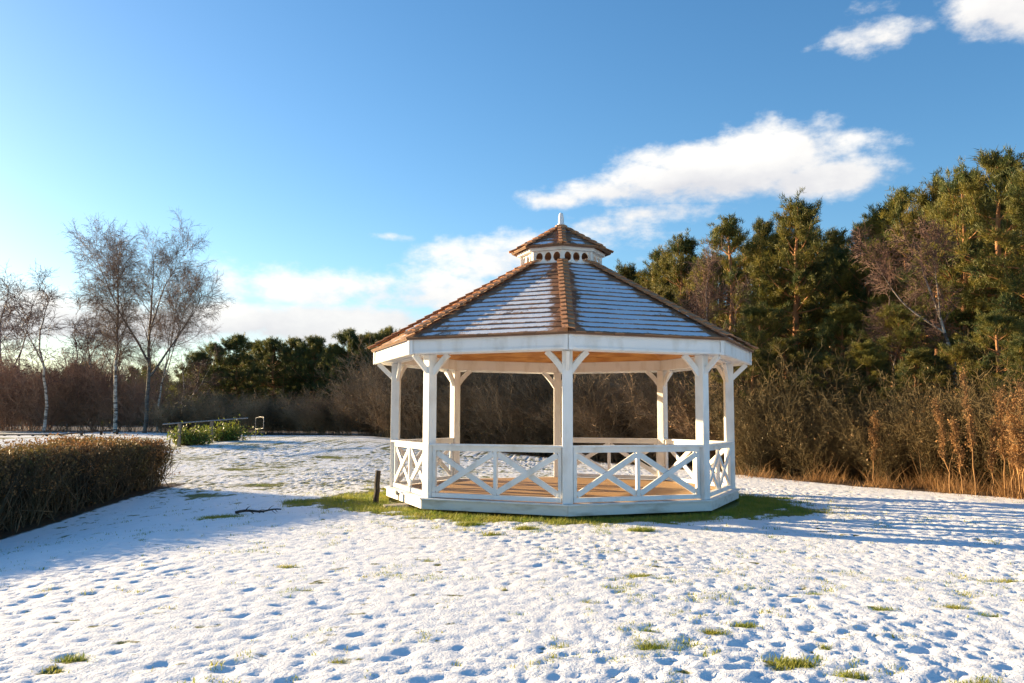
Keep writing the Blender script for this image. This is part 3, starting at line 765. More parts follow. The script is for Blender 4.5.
# hedge
def make_hedge():
    rng = np.random.RandomState(21)
    root = empty('hedge', (0, 0, 0)); tag(root, 'trimmed brown twiggy hedge with russet top on the left of the lawn', 'hedge')
    ys = [p[1] for p in HEDGE]; xs = [p[0] for p in HEDGE]
    def hgt(X, Y):      # top of the hedge in world z
        return 0.93+0.03*(Y-14)*0.6+0.06*perlin(X*0.8, Y*0.8)
    def place(X, Y, z):
        wx = CAM[0]+RV[0]*X+FV[0]*Y; wy = CAM[1]+RV[1]*X+FV[1]*Y
        return np.stack([wx, wy, z], -1)
    # core: added opaque filler shell, the hedge's inner shade put into its dark colour
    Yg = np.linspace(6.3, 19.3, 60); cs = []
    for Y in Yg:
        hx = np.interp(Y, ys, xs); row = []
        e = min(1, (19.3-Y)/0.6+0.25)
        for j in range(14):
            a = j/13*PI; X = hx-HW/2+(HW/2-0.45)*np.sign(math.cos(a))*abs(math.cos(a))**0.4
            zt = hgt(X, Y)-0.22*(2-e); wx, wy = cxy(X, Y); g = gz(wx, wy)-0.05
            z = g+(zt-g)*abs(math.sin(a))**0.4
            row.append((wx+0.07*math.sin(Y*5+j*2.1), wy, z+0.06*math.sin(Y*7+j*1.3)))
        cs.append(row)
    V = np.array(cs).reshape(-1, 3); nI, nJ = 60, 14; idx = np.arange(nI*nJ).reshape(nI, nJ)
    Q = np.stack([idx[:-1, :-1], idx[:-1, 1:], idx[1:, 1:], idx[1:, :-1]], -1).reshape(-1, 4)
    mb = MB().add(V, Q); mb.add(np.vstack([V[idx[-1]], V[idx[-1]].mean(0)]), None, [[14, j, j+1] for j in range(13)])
    mb.build('dark_core', HEDGECORE, root)
    # stems: fans rising from the foot on the lawn side and the far end, plus top shoots
    n = 9000
    Y = 6.3+rng.rand(n)**0.85*13.3; hx = np.interp(Y, ys, xs)
    side = rng.rand(n)
    X = np.where(side < 0.55, hx-0.35+0.25*rng.randn(n), hx-HW*rng.rand(n))
    endm = rng.rand(n) < 0.12; Y = np.where(endm, 19.35+0.15*rng.randn(n), Y); X = np.where(endm, np.interp(19.4, ys, xs)-HW*rng.rand(n), X)
    wx = CAM[0]+RV[0]*X+FV[0]*Y; wy = CAM[1]+RV[1]*X+FV[1]*Y
    g = terrain(wx, wy); top = hgt(X, Y)
    start = np.where(rng.rand(n) < 0.45, 0.0, rng.rand(n)*0.75)
    z0 = g+(top-g)*start
    m = 5; P = np.zeros((n, m, 3)); P[:, 0] = np.stack([wx, wy, z0], 1)
    D = norm(np.stack([RV[0]*0.14+rng.randn(n)*0.38, RV[1]+rng.randn(n)*0.45, 1.0+0*X], 1))
    L = (top-z0)*(0.75+0.35*rng.rand(n))+0.06
    for j in range(1, m):
        D = norm(D+rng.randn(n, 3)*0.24+np.array([0, 0, 0.05])); P[:, j] = P[:, j-1]+D*(L/(m-1))[:, None]
    P[:, :, 2] = np.minimum(P[:, :, 2], (top+0.05+0.06*rng.rand(n))[:, None])
    rx = (P[..., 0]-CAM[0])*RV[0]+(P[..., 1]-CAM[1])*RV[1]; ry = (P[..., 0]-CAM[0])*FV[0]+(P[..., 1]-CAM[1])*FV[1]
    P = P[hedge_dist(rx, ry).max(1) < 0.22]; kept = hedge_dist(rx, ry).max(1) < 0.22; n = len(P); top = top[kept]
    R = np.full((n, m), 1.0)*np.linspace(1, 0.4, m)[None]*(0.006+0.011*rng.rand(n)**3)[:, None]
    MB().add(*tubes(P, R, 3)).build('stems', HEDGETWIG, root, smooth=True)
    p2, r2 = branch(rng, P[::2], R[::2], 4, 0.3, 1.0, 0.22, (0.4, 1.1), 3, up=0.1, rscale=0.7, rmin=0.003)
    p2[..., 2] = np.minimum(p2[..., 2], (np.repeat(top[::2], 4)+0.02+0.10*rng.rand(len(p2)))[:, None])
    MB().add(*tubes(p2, r2, 3)).build('twigs', HEDGETWIG, root, smooth=True)
    ends = np.concatenate([P[:, -1], P[:, -2], p2[:, -1]]); k = rng.rand(len(ends))
    # leaves thin on the face, dense on top
    topd = np.concatenate([top, top, np.repeat(top[::2], 4)])-ends[:, 2]
    cl = perlin(ends[:, 1]*1.6, ends[:, 2]*2.2+ends[:, 0])+0.4*perlin(ends[:, 1]*5, ends[:, 2]*5)
    keep = (topd < 0.14+0.12*rng.rand(len(ends))) | ((k < 0.8) & (cl > -0.12))
    C = ends[keep]; C = np.concatenate([C, C+rng.randn(*C.shape)*0.045, C+rng.randn(*C.shape)*0.06])
    MB().add(*leaf_quads(rng, C, 0.05, 0.55)).build('leaves', HEDGELEAF, root)
make_hedge()

# laurels
def laurel(u, Y, w, h, seed, label):
    rng = np.random.RandomState(seed); x, y = along(u, Y); g = gz(x, y)
    root = empty('laurel_bush', (x, y, g)); tag(root, label, 'bush', 'green laurels under the handrail')
    n = 95; P0 = np.zeros((n, 2, 3)); a = rng.rand(n)*2*PI
    m = 6; P = np.zeros((n, m, 3)); P[:, 0, 0] = rng.randn(n)*w*0.22; P[:, 0, 1] = rng.randn(n)*0.2
    D = norm(np.stack([np.cos(a)*1.0*w, np.sin(a)*0.6, np.full(n, 0.75)], 1)); L = h*(0.6+0.5*rng.rand(n))
    for j in range(1, m):
        D = norm(D+rng.randn(n, 3)*0.14); P[:, j] = P[:, j-1]+D*(L/(m-1))[:, None]
    R = np.full((n, m), 0.012)*np.linspace(1, .5, m)[None]
    MB().add(*tubes(P, R, 4)).build('stems', TWIG_OLIVE, root)
    C = np.concatenate([P[:, j] for j in range(1, m)]*5); C = C+rng.randn(*C.shape)*0.09
    C = C[C[:, 2] > 0.02]
    MB().add(*leaf_quads(rng, C, 0.11, 0.42, 0.3)).build('leaves', LAUREL, root)
laurel(189, 30.9, 1.0, 0.68, 1, 'yellow green laurel bush left of the tall handrail post')
laurel(226, 33.3, 1.15, 0.84, 2, 'dark green laurel bush right of the tall handrail post')

# ------------------------------------------------------------------ trees
def pine_proto(seed, h=10.0, crown0=0.35, rmax=1.5, dens=1.0, tuftn=22, ts=1.0):
    rng = np.random.RandomState(seed)
    m = 14; P = np.zeros((1, m, 3)); z = np.linspace(0, h*0.985, m); P[0, :, 2] = z
    P[0, :, 0] = np.cumsum(rng.randn(m)*0.05); P[0, :, 1] = np.cumsum(rng.randn(m)*0.05); P[0, 0, :2] = 0
    R = (0.15*(1-z/h)**0.75+0.018)[None]
    tb = MB().add(*tubes(P, R, 9))
    n1 = int(46*dens)
    def prof(t):
        s = (t-crown0)/(1-crown0); return np.clip(0.55+0.6*np.sin(PI*np.clip(s*0.9+0.08, 0, 1))-0.85*np.clip(s-0.55, 0, 1)**1.2*1.4, 0.16, 1.3)
    p1, r1 = branch(rng, P, R, n1, crown0, 0.985, rmax, lambda t: 1.45-0.75*sm(t, 0.6, 1.0), 6, up=0.10, wob=0.13, rscale=0.42, rend=0.3, lenprof=prof, rmin=0.012, whorl=5)
    # some dead snags below the crown
    ps, rs = branch(rng, P, R, 9, 0.12, crown0, 0.55*rmax, (1.2, 1.7), 5, up=-0.03, rscale=0.3, rmin=0.01)
    tb.add(*tubes(p1, r1, 5)); tb.add(*tubes(ps, rs, 4))
    p2, r2 = branch(rng, p1, r1, 7, 0.3, 1.0, 0.42, (0.5, 1.0), 4, up=0.16, wob=0.15, rscale=0.5, rmin=0.008)
    tb.add(*tubes(p2, r2, 3))
    # needle tufts
    keep = rng.rand(len(p1)) > 0.1
    C = [p1[keep][:, j] for j in (4, 5)]+[p2[:, j] for j in (1, 2, 3)]+[p2[:, 3]+rng.randn(len(p2), 3)*0.09, P[0, -2:]]
    D = [norm(p1[keep][:, 5]-p1[keep][:, 4])]*2+[norm(p2[:, 3]-p2[:, 1])]*4+[np.tile([0, 0, 1.0], (2, 1))]
    C = np.concatenate(C); D = np.concatenate(D)
    nT = len(C); K = tuftn
    dirs = norm(D[:, None]*0.75+np.array([0, 0, 0.35])+rng.randn(nT, K, 3)*0.62)
    ln = ts*(0.11+0.12*rng.rand(nT, K))[..., None]
    base = C[:, None]+rng.randn(nT, K, 3)*0.05*ts
    side = norm(np.cross(dirs, rng.randn(nT, K, 3)))*0.0125*ts
    V = np.stack([base-side, base+side, base+dirs*ln], 2).reshape(-1, 3)
    cb = MB().add(V, None, np.arange(nT*K*3).reshape(-1, 3))
    return tb, cb

def bare_proto(seed, h=11.0, fork=0.45, spread=1.0, droop=-0.05, n1=22, n2=8, n3=7, n4=5, t0=0.28, l1=2.6, rtr=0.13, lean=0.0, twig=0.0075, forks=2):
    rng = np.random.RandomState(seed)
    m = 16; P = np.zeros((1, m, 3)); s = np.linspace(0, 1, m); P[0, :, 2] = s*h
    P[0, :, 0] = np.cumsum(rng.randn(m)*0.06)+lean*h*s**1.3; P[0, :, 1] = np.cumsum(rng.randn(m)*0.06); P[0, :, :2] -= P[0, 0, :2]
    R = (rtr*(1-s)**0.8+0.012)[None]
    tb = MB().add(*tubes(P, R, 10))
    bb = MB()
    stems, rad_ = [P], [R]
    if forks:
        pf, rf = branch(rng, P, R, forks, fork-0.08, fork+0.12, h*(1-fork)*0.95, (0.35, 0.6), m, up=0.05, wob=0.07, rscale=0.75, rend=0.1)
        tb.add(*tubes(pf, rf, 8)); stems.append(pf); rad_.append(rf)
    SP, SR = np.concatenate(stems), np.concatenate(rad_)
    prof = lambda t: np.clip(1.15-0.6*t, 0.45, 1.2)
    n1b = max(6, n1//len(SP))
    p1, r1 = branch(rng, SP, SR, n1b, t0 if not forks else max(t0, 0.3), 0.99, l1*spread, (0.5, 0.95), 8, up=0.06, wob=0.12, rscale=0.42, rend=0.25, lenprof=prof, rmin=0.014)
    p2, r2 = branch(rng, p1, r1, n2, 0.2, 1.0, l1*0.42*spread, (0.4, 0.9), 6, up=0.02, wob=0.14, rscale=0.55, rmin=0.010)
    p3, r3 = branch(rng, p2, r2, n3, 0.2, 1.0, l1*0.24, (0.4, 0.9), 5, up=droop, wob=0.16, rscale=0.6, rmin=twig)
    bb.add(*tubes(p1, r1, 5)); bb.add(*tubes(p2, r2, 4)); bb.add(*tubes(p3, r3, 3))
    if n4:
        p4, r4 = branch(rng, p3, r3, n4, 0.2, 1.0, l1*0.13, (0.3, 0.8), 3, up=droop*2, wob=0.12, rscale=0.8, rmin=twig*0.75)
        bb.add(*tubes(p4, r4, 3))
    return tb, bb

def shrub_proto(seed, h=3.0, n=26, n1=9, n2=7, spread=0.55, twig=0.0055, n3=0):
    rng = np.random.RandomState(seed); m = 8
    P = np.zeros((n, m, 3)); a = rng.rand(n)*2*PI
    P[:, 0, :2] = rng.randn(n, 2)*0.25
    D = norm(np.stack([np.cos(a)*spread*rng.rand(n)*1.5, np.sin(a)*spread*rng.rand(n)*1.5, np.ones(n)], 1)); L = h*(0.6+0.45*rng.rand(n))
    for j in range(1, m):
        D = norm(D+rng.randn(n, 3)*0.085); P[:, j] = P[:, j-1]+D*(L/(m-1))[:, None]
    R = np.linspace(1, 0.35, m)[None]*(0.008+0.012*rng.rand(n)**2)[:, None]
    V = [tubes(P, R, 4)]
    p1, r1 = branch(rng, P, R, n1, 0.10, 1.0, h*0.20, (0.35, 1.0), 5, up=0.05, wob=0.13, rscale=0.55, rmin=twig*1.2)
    p2, r2 = branch(rng, p1, r1, n2, 0.1, 1.0, h*0.062, (0.35, 1.1), 3, up=0.02, wob=0.16, rscale=0.7, rmin=twig)
    V += [tubes(p1, r1, 3), ribbons(rng, p2, r2)]
    mb = MB()
    for v, q in V: mb.add(v, q)
    tips = p2[:, -1]
    return np.concatenate(mb.v), np.concatenate(mb.q), tips

def z_top(vt, Y): return CAM[2]+(420.0-vt)/866.0*Y

class Kind:
    """a prototype tree: first use takes the built meshes, later uses copy them"""
    def __init__(s, name, cat, tb, cb, tm, cm, h, part='crown'):
        s.name, s.cat, s.h, s.used = name, cat, h, False
        s.root = empty(name)
        s.h = float(np.percentile(np.concatenate([np.concatenate(tb.v), np.concatenate(cb.v)])[:, 2], 99.8))
        tb.build('trunk', tm, s.root, smooth=True); cb.build(part, cm, s.root)
    def plant(s, x, y, height, label, group=None, rz=0.0, wx=1.0, tilt=(0, 0)):
        o = copy_tree(s.root) if s.used else s.root
        s.used = True
        k = height/s.h
        o.location = (x, y, gz(x, y)-0.08); o.scale = (k*wx, k*wx, k); o.rotation_euler = (tilt[0], tilt[1], rz)
        for key in ('label', 'category', 'group'):
            if key in o: del o[key]
        tag(o, label, s.cat, group); return o

pines = [Kind('pine_tree', 'pine tree', *pine_proto(100+i, crown0=c, rmax=r, dens=d), PBARK, NEEDLE, 10.0)
         for i, (c, r, d) in enumerate(((0.40, 1.35, 1.0), (0.33, 1.6, 1.15), (0.45, 1.5, 1.0), (0.25, 1.3, 1.2), (0.5, 1.7, 1.0)))]
far_pines = [Kind('pine_tree', 'pine tree', *pine_proto(200+i, crown0=c, rmax=r, dens=d, tuftn=14, ts=1.7), PBARK, NEEDLE_FAR, 10.0)
             for i, (c, r, d) in enumerate(((0.05, 2.9, 1.7), (0.10, 3.3, 1.6), (0.04, 2.7, 1.8)))]

rr = random.Random(4)
ORD = ['first', 'second', 'third', 'fourth', 'fifth', 'sixth', 'seventh', 'eighth', 'ninth', 'tenth', 'eleventh', 'twelfth', 'thirteenth', 'fourteenth', 'fifteenth', 'sixteenth', 'seventeenth']
front = [(634, 262, 47, 1, 1.2), (662, 248, 44, 3, 1.25), (690, 233, 41, 1, 1.0), (737, 213, 35, 0, 1.05), (766, 216, 37, 3, .9), (803, 193, 33, 2, 1.15), (838, 226, 38, 0, .9), (866, 215, 33, 1, .9),
         (890, 203, 32, 3, 1.0), (915, 184, 31, 0, 1.0), (947, 171, 29, 2, .95), (982, 160, 27, 1, .9), (1011, 143, 25.5, 3, 1.1), (1050, 150, 24, 4, 1.1)]
for i, (u, vt, Y, pk, wx) in enumerate(front):
    x, y = along(u, Y); h = z_top(vt, Y)-gz(x, y)+0.08
    lab = f'{ORD[i]} scots pine from the gazebo roof along the skyline of the wood'
    if u == 803: lab = 'scots pine whose narrow top stands against the big cloud right of the gazebo'
    if u == 1011: lab = 'tallest scots pine at the far right of the wood'
    if u == 1050: lab = 'scots pine half cut off by the right edge of the photo'
    pines[pk].plant(x, y, h, lab, 'scots pines along the edge of the wood', rr.random()*6.28, wx)
back_label = 'scots pine deep inside the wood, half hidden behind the front row'
for i in range(26):
    u = 600+i*19+rr.uniform(-8, 8); Y = rr.uniform(38, 58)-(u-600)*0.02
    sky = np.interp(u, [600, 690, 737, 803, 838, 890, 947, 1011, 1100], [285, 250, 235, 215, 240, 222, 195, 172, 165])
    x, y = along(u, Y); h = z_top(sky+rr.uniform(-2, 20), Y)-gz(x, y)
    pines[rr.randrange(5)].plant(x, y, h, back_label, 'scots pines deep in the wood', rr.random()*6.28, rr.uniform(0.95, 1.3))

# pines low inside the front of the wood, whose crowns hang over the scrub
for i, (u, vt, Y, pk, lab) in enumerate(((758, 300, 29.5, 1, 'small olive young pine under the tall pines nearest the gazebo'), (905, 300, 26, 4, 'small young pine under the leaning pale birch'),
                                     (1002, 305, 22, 1, 'low bright olive pine at the right edge of the wood'), (845, 300, 28.5, 3, 'small dark young pine halfway along the wood'))):
    x, y = along(u, Y); pines[pk].plant(x, y, z_top(vt, Y)-gz(x, y), lab, None, rr.random()*6.28, 1.45)

for u, vt, Y in ((748, 345, 27.5), (786, 335, 27), (823, 350, 26), (868, 338, 25.5), (918, 345, 23.8), (956, 338, 23), (1030, 330, 20.5)):
    x, y = along(u, Y); pines[rr.choice((1, 3))].plant(x, y, z_top(vt, Y)-gz(x, y), 'bushy dark young pine half hidden in the brushwood at the wood edge', 'young pines in the brushwood', rr.random()*6.28, 1.7)

# distant dark row behind the scrub, left of the gazebo
row = [(196, 352, 66), (214, 343, 68), (236, 335, 68), (256, 341, 72), (274, 338, 70), (293, 338, 72), (313, 336, 70), (332, 344, 74), (348, 329, 68), (368, 333, 72), (384, 327, 68), (404, 331, 70)]
for i, (u, vt, Y) in enumerate(row):
    x, y = along(u, Y); h = z_top(vt, Y)-gz(x, y)
    far_pines[i % 3].plant(x, y, h, f'{ORD[i]} from the left of the distant pines between birches and gazebo', 'distant row of pines', rr.random()*6.28, rr.uniform(0.95, 1.15))
for i in range(24):
    u = 185+i*19+rr.uniform(-8, 8); Y = rr.uniform(80, 90)
    x, y = along(u, Y); h = z_top(np.interp(u, [185, 240, 400, 640], [366, 350, 342, 330])+rr.uniform(0, 10), Y)-gz(x, y)
    far_pines[rr.randrange(3)].plant(x, y, h, 'far pine filling in behind the distant pine row', 'pines behind the distant row', rr.random()*6.28, 1.4)

# birches and other bare trees
b1 = Kind('birch_tree', 'birch tree', *bare_proto(31, h=11.5, fork=0.55, forks=0, spread=0.95, n1=38, n2=8, n3=7, droop=-0.10, lean=-0.01, rtr=0.13, l1=2.8, twig=0.0078), BBARK, BARE, 11.5)
b2 = Kind('birch_tree', 'birch tree', *bare_proto(37, h=11.5, fork=0.38, forks=3, spread=1.0, n1=48, n2=8, n3=7, droop=-0.04, rtr=0.16, twig=0.0082), DBARK, BARE, 11.5)
b3 = Kind('birch_tree', 'birch tree', *bare_proto(43, h=9.5, fork=0.3, forks=2, spread=0.85, n1=26, n3=6, n4=5, droop=-0.02, lean=0.16, rtr=0.08, twig=0.0075), BBARK, BARE, 9.5)
def at_tree(kind, u, vt, Y, label, **kw):
    x, y = along(u, Y); return kind.plant(x, y, z_top(vt, Y)-gz(x, y), label, **kw)
at_tree(b1, 116, 228, 46, 'leafless birch with a white trunk, left of the dark forked birch', rz=0.3, wx=0.9)
at_tree(b2, 145, 224, 47, 'tall forked leafless birch with a dark trunk right of the white trunk', rz=-0.2, wx=0.84)
at_tree(b3, 158, 262, 50, 'thin leafless birch leaning right at the end of the birch group', rz=0.0, wx=0.72)
small = [Kind('bare_tree', 'tree', *bare_proto(51, h=7, fork=0.4, forks=1, spread=0.5, n1=18, n2=6, n3=5, n4=4, l1=1.7, rtr=0.06), BBARK, BARE_PURPLE, 7.0),
         Kind('bare_tree', 'tree', *bare_proto(57, h=7, fork=0.25, forks=3, spread=0.75, n1=24, n2=6, n3=5, n4=4, l1=1.8, rtr=0.06, t0=0.15), BBARK, BARE_PURPLE, 7.0)]
for kind, u, vt, Y, lab in ((0, 44, 280, 48.5, 'slender bare tree with a pale trunk standing before the left thicket'),
                            (1, 2, 270, 56, 'bare tree at the very left edge of the photo'),
                            (0, 68, 318, 57, 'bare tree right of the slender pale trunk in the left thicket'),
                            (1, 92, 300, 58, 'bushy russet bare tree just left of the white birch trunk'),
                            (0, 22, 322, 60, 'low bare tree between the left edge and the slender pale trunk'),
                            (1, 182, 342, 56, 'brown bare tree in front of the leftmost distant pines')):
    at_tree(small[kind], u, vt, Y, lab, rz=rr.random()*6.28, wx=1.15)
w1 = Kind('birch_tree', 'birch tree', *bare_proto(61, h=8.5, fork=0.25, forks=3, spread=0.8, n1=30, n2=7, n3=6, n4=4, l1=1.8, droop=-0.06, rtr=0.10, t0=0.25), BBARK, BARE_PURPLE, 8.5)
at_tree(w1, 709, 243, 31.5, 'rounded purple brown leafless birch in the wood beside the gazebo roof', rz=1.0)
w2 = Kind('birch_tree', 'birch tree', *bare_proto(67, h=8.5, fork=0.62, forks=2, spread=0.75, n1=22, n2=7, n3=6, n4=4, l1=1.5, droop=-0.05, lean=-0.14, rtr=0.085, t0=0.5), BBARK, BARE_PURPLE, 8.5)
at_tree(w2, 968, 212, 24.5, 'leafless birch with a pale leaning trunk in front of the right pines', rz=0.0)
at_tree(w1, 893, 265, 26.5, 'brown leafless bushy birch left of the pale leaning trunk', rz=2.2, wx=1.1)

# ------------------------------------------------------------------ scrub (tangled masses, nobody could count the stems)
protos = [shrub_proto(300+i, h=4.5, n=32, n1=17, n2=10, spread=0.5, twig=0.0055) for i in range(3)]
def scatter(name, mat, pts, label, leafmat=None, leaf=0.0, lsize=0.06, seed=1):
    rng = np.random.RandomState(seed); mb = MB(); L = []
    for (x, y, h) in pts:
        V, Q, tips = protos[rng.randint(3)]
        a = rng.rand()*6.28; k = h/4.5; c, s = math.cos(a), math.sin(a); kw = k*(0.9+0.4*rng.rand())
        def tr(V): return np.stack([x+(V[:, 0]*c-V[:, 1]*s)*kw, y+(V[:, 0]*s+V[:, 1]*c)*kw, gz(x, y)-0.05+V[:, 2]*k], 1)
        mb.add(tr(V), Q)
        if leaf: L.append(tr(tips[rng.rand(len(tips)) < leaf]))
    mats = [mat]
    if leaf:
        mats.append(leafmat); V, Q = leaf_quads(rng, np.concatenate(L), lsize, 0.6); mb.add(V, Q, mi=1)
    o = mb.build(name, mats); tag(o, label, 'scrub', kind='stuff'); return o

rs = random.Random(8)
pts = []
for u in range(385, 760, 9):              # bank behind the gazebo
    for q in range(2):
        Y = np.interp(u, [385, 560, 700, 760], [39, 33.5, 29.5, 27])+rs.uniform(0.3, 1.6)+q*2.2
        x, y = along(u+rs.uniform(-5, 5), Y); pts.append((x, y, (rs.uniform(3.0, 4.2)+0.4*q)*np.interp(u, [385, 660, 760], [1, 0.95, 0.72])))
scatter('scrub_bank', TWIG, pts, 'tangled brown leafless scrub behind the gazebo', HEDGELEAF, 0.035, 0.08, 1)
pts = []
for u in range(168, 400, 8):              # left of the gazebo
    Y = np.interp(u, [168, 300, 400], [46, 44, 40])+rs.uniform(0, 3)
    x, y = along(u+rs.uniform(-4, 4), Y); pts.append((x, y, rs.uniform(1.5, 2.5)))
scatter('scrub_bank', TWIG, pts, 'low brown leafless scrub between the laurels and the gazebo', HEDGELEAF, 0.03, 0.09, 2)
pts = []
for u in range(-20, 165, 17):              # far left thicket
    for q in range(2):
        if q and u > 50: continue
        Y = 51+rs.uniform(0, 3)+q*4
        x, y = along(u+rs.uniform(-4, 4), Y); top = np.interp(u, [-40, 60, 110, 150, 200], [352, 356, 345, 350, 372])+rs.uniform(-8, 22)
        pts.append((x, y, z_top(top, Y)-gz(x, y)))
scatter('thicket', TWIG_RED, pts, 'russet leafless thicket under the birches at the left', None, 0, 0, 3)
pts = []
for u in range(742, 1110, 10):            # right: olive brushwood under the pines
    for q in range(2):
        Y = np.interp(u, [742, 860, 1024, 1110], [25.5, 22.8, 18.9, 16.5])+rs.uniform(0, 1.6)+q*2.2
        x, y = along(u+rs.uniform(-6, 6), Y); top = np.interp(u, [742, 850, 1024], [352, 348, 340])+rs.uniform(-8, 95)
        pts.append((x, y, (z_top(top, Y)-gz(x, y))*(1 if q else 0.8)))
scatter('brushwood', TWIG_OLIVE, pts, 'dense olive brown brushwood filling the wood edge under the pines', HEDGELEAF, 0.03, 0.06, 4)

def far_wood():
    """mass of trees closing off the view behind the wood and the scrub"""
    rng = np.random.RandomState(77); C = []
    for i in range(260):
        u = rng.uniform(-120, 1250); Y = rng.uniform(60, 100) if 560 < u < 1250 else rng.uniform(95, 125)
        if u < 170: top = rng.uniform(366, 388)
        else: top = np.interp(u, [170, 400, 600, 740, 1024, 1250], [362, 348, 330, 290, 250, 230])+rng.uniform(0, 30)
        x, y = along(u, Y); h = z_top(top, Y)-gz(x, y); n = 90
        t = rng.rand(n); r = (0.35+1.6*(1-t))*np.sqrt(rng.rand(n)); a = rng.rand(n)*6.28
        C.append(np.stack([x+r*np.cos(a)*1.3, y+r*np.sin(a)*1.3, gz(x, y)+h*t], 1))
    C = np.concatenate(C); n = len(C); K = 7
    d = norm(rng.randn(n, K, 3)+np.array([0, 0, 0.4])); ln = (0.5+0.5*rng.rand(n, K))[..., None]
    sd = norm(np.cross(d, rng.randn(n, K, 3)))*0.13
    V = np.stack([C[:, None]-sd, C[:, None]+sd, C[:, None]+d*ln], 2).reshape(-1, 3)
    o = MB().add(V, None, np.arange(n*K*3).reshape(-1, 3)).build('distant_wood', NEEDLE_FAR)
    tag(o, 'dark far wood closing the view behind the trees', 'wood', kind='stuff')
far_wood()

# ------------------------------------------------------------------ grass, dry grass and stalks
def blades(name, mat, base, h, w, label, seed, lean=0.5, kind='stuff', m=3):
    rng = np.random.RandomState(seed); n = len(base)
    a = rng.rand(n)*6.28; D = norm(np.stack([np.cos(a)*lean*rng.rand(n), np.sin(a)*lean*rng.rand(n), np.ones(n)], 1))
    side = np.stack([-np.sin(a+rng.randn(n)), np.cos(a), np.zeros(n)], 1)
    L = (h*(0.5+0.8*rng.rand(n)))[:, None]; W = (w*(0.7+0.6*rng.rand(n)))[:, None]
    bend = np.stack([np.cos(a), np.sin(a), -0.3+0*a], 1)*L*0.3*rng.rand(n)[:, None]
    mid = base+D*L*0.55; tip = base+D*L+bend
    V = np.stack([base-side*W/2, base+side*W/2, mid+side*W*0.4, mid-side*W*0.4, tip], 1).reshape(-1, 3)
    i = np.arange(n)[:, None]*5
    o = MB().add(V, i+np.array([[0, 1, 2, 3]]), i+np.array([[3, 2, 4]])).build(name, mat)
    return tag(o, label, 'grass', kind=kind)

rng = np.random.RandomState(12)
n = 130000; r = 3.45+rng.rand(n)*2.6; a = rng.rand(n)*2*PI; x, y = r*np.cos(a), r*np.sin(a)
t = thaw(x, y)+0.15*perlin(x*3, y*3); k = rng.rand(n)*0.62 < t-0.10; x, y = x[k], y[k]
xs_, ys_ = [x], [y]
for X, Y, w in TUFTS:
    q = int(90+520*max(w-.1, 0)/.05) if Y < 16 else 220; px, py = cxy(X, Y); xs_.append(px+rng.randn(q)*w*0.5); ys_.append(py+rng.randn(q)*w*0.35)
nb_ = sum(len(v_) for v_ in xs_)
for q in range(2):                           # single blades and little sprigs poking through the thin snow everywhere
    n = 230000; Yq = 4.0+rng.rand(n)**1.2*30; Xq = (rng.rand(n)-0.5)*1.5*Yq
    px, py = CAM[0]+RV[0]*Xq+FV[0]*Yq, CAM[1]+RV[1]*Xq+FV[1]*Yq
    c_ = perlin(px*2.6+11, py*2.6+3)+0.7*perlin(px*6.5, py*6.5+4)+0.5*perlin(px*0.5, py*0.5); k_ = (c_ > 0.42+0.35*rng.rand(n)) & (wood_amount(px, py) < 0.2)
    xs_.append(px[k_]); ys_.append(py[k_])
x, y = np.concatenate(xs_), np.concatenate(ys_); ok = np.sqrt(x*x+y*y) > 3.42; nb_ = int(ok[:nb_].sum()); x, y = x[ok], y[ok]
blades('grass', GRASS, np.stack([x, y, terrain(x, y)-np.where(np.arange(len(x)) >= nb_, 0.022, 0.045)], 1), np.where(np.sqrt(x*x+y*y) < 5.6, 0.09, 0.060)*np.where(np.arange(len(x)) >= nb_, 0.72, 1.0), 0.007, 'short green grass showing round the gazebo and through the snow', 1, 0.7)

bs = []
for i in range(42000):                       # dry grass along the foot of the wood, in uneven clumps
    u = rng.uniform(735, 1110); Y0 = np.interp(u, [735, 860, 1024, 1110], [24.3, 21.7, 17.7, 15.3]); Y = Y0+rng.randn()*0.55+0.45
    x, y = along(u, Y); bs.append((x, y, 0))
bs = np.array(bs); cl = perlin(bs[:, 0]*1.5, bs[:, 1]*1.1)+0.5*perlin(bs[:, 0]*4, bs[:, 1]*4)
dens = np.interp(bs[:, 0], [5, 8, 11], [0.10, 0.24, 0.8])*sm(cl, -0.3, 0.5); kp = rng.rand(len(bs)) < dens; bs, cl = bs[kp], cl[kp]
bs[:, 2] = terrain(bs[:, 0], bs[:, 1])-0.03
hh = np.interp(bs[:, 0], [5, 8, 11, 13], [0.35, 0.5, 0.75, 0.9])*(0.4+0.7*sm(cl, -0.4, 0.7))*(0.55+1.3*rng.rand(len(bs))**4)
blades('dry_grass', DRY, bs, hh, 0.008, 'dry tan grass and weeds along the foot of the wood', 2, 0.9)

CLUMP = 'feathery golden brown weed packed into the dense clump at the right edge'
def weed(u, Y, h, lean, seed, label):
    rng = np.random.RandomState(seed); x, y = along(u, Y)
    root = empty('dry_weed', (x, y, gz(x, y)-0.05)); tag(root, label, 'weed', 'tall dry weeds at the edge of the wood')
    m = 9; s = np.linspace(0, 1, m); P = np.zeros((1, m, 3)); P[0, :, 2] = s*h; P[0, :, 0] = lean*h*s**1.5+0.02*rng.randn(m); P[0, :, 1] = 0.02*rng.randn(m)
    R = np.linspace(0.016, 0.006, m)[None]
    MB().add(*tubes(P, R, 5)).build('stem', DRY, root, smooth=True)
    p1, r1 = branch(rng, P, R, 46, 0.36, 1.0, 0.22, (0.2, 0.5), 4, up=0.10, rscale=0.6, rmin=0.005)
    C = np.concatenate([p1[:, j] for j in (1, 2, 3)]*6); C = C+rng.randn(*C.shape)*0.03
    mb = MB().add(*tubes(p1, r1, 3)); mb.add(*leaf_quads(rng, C, 0.045, 0.4)); mb.build('seed_head', DRY, root)
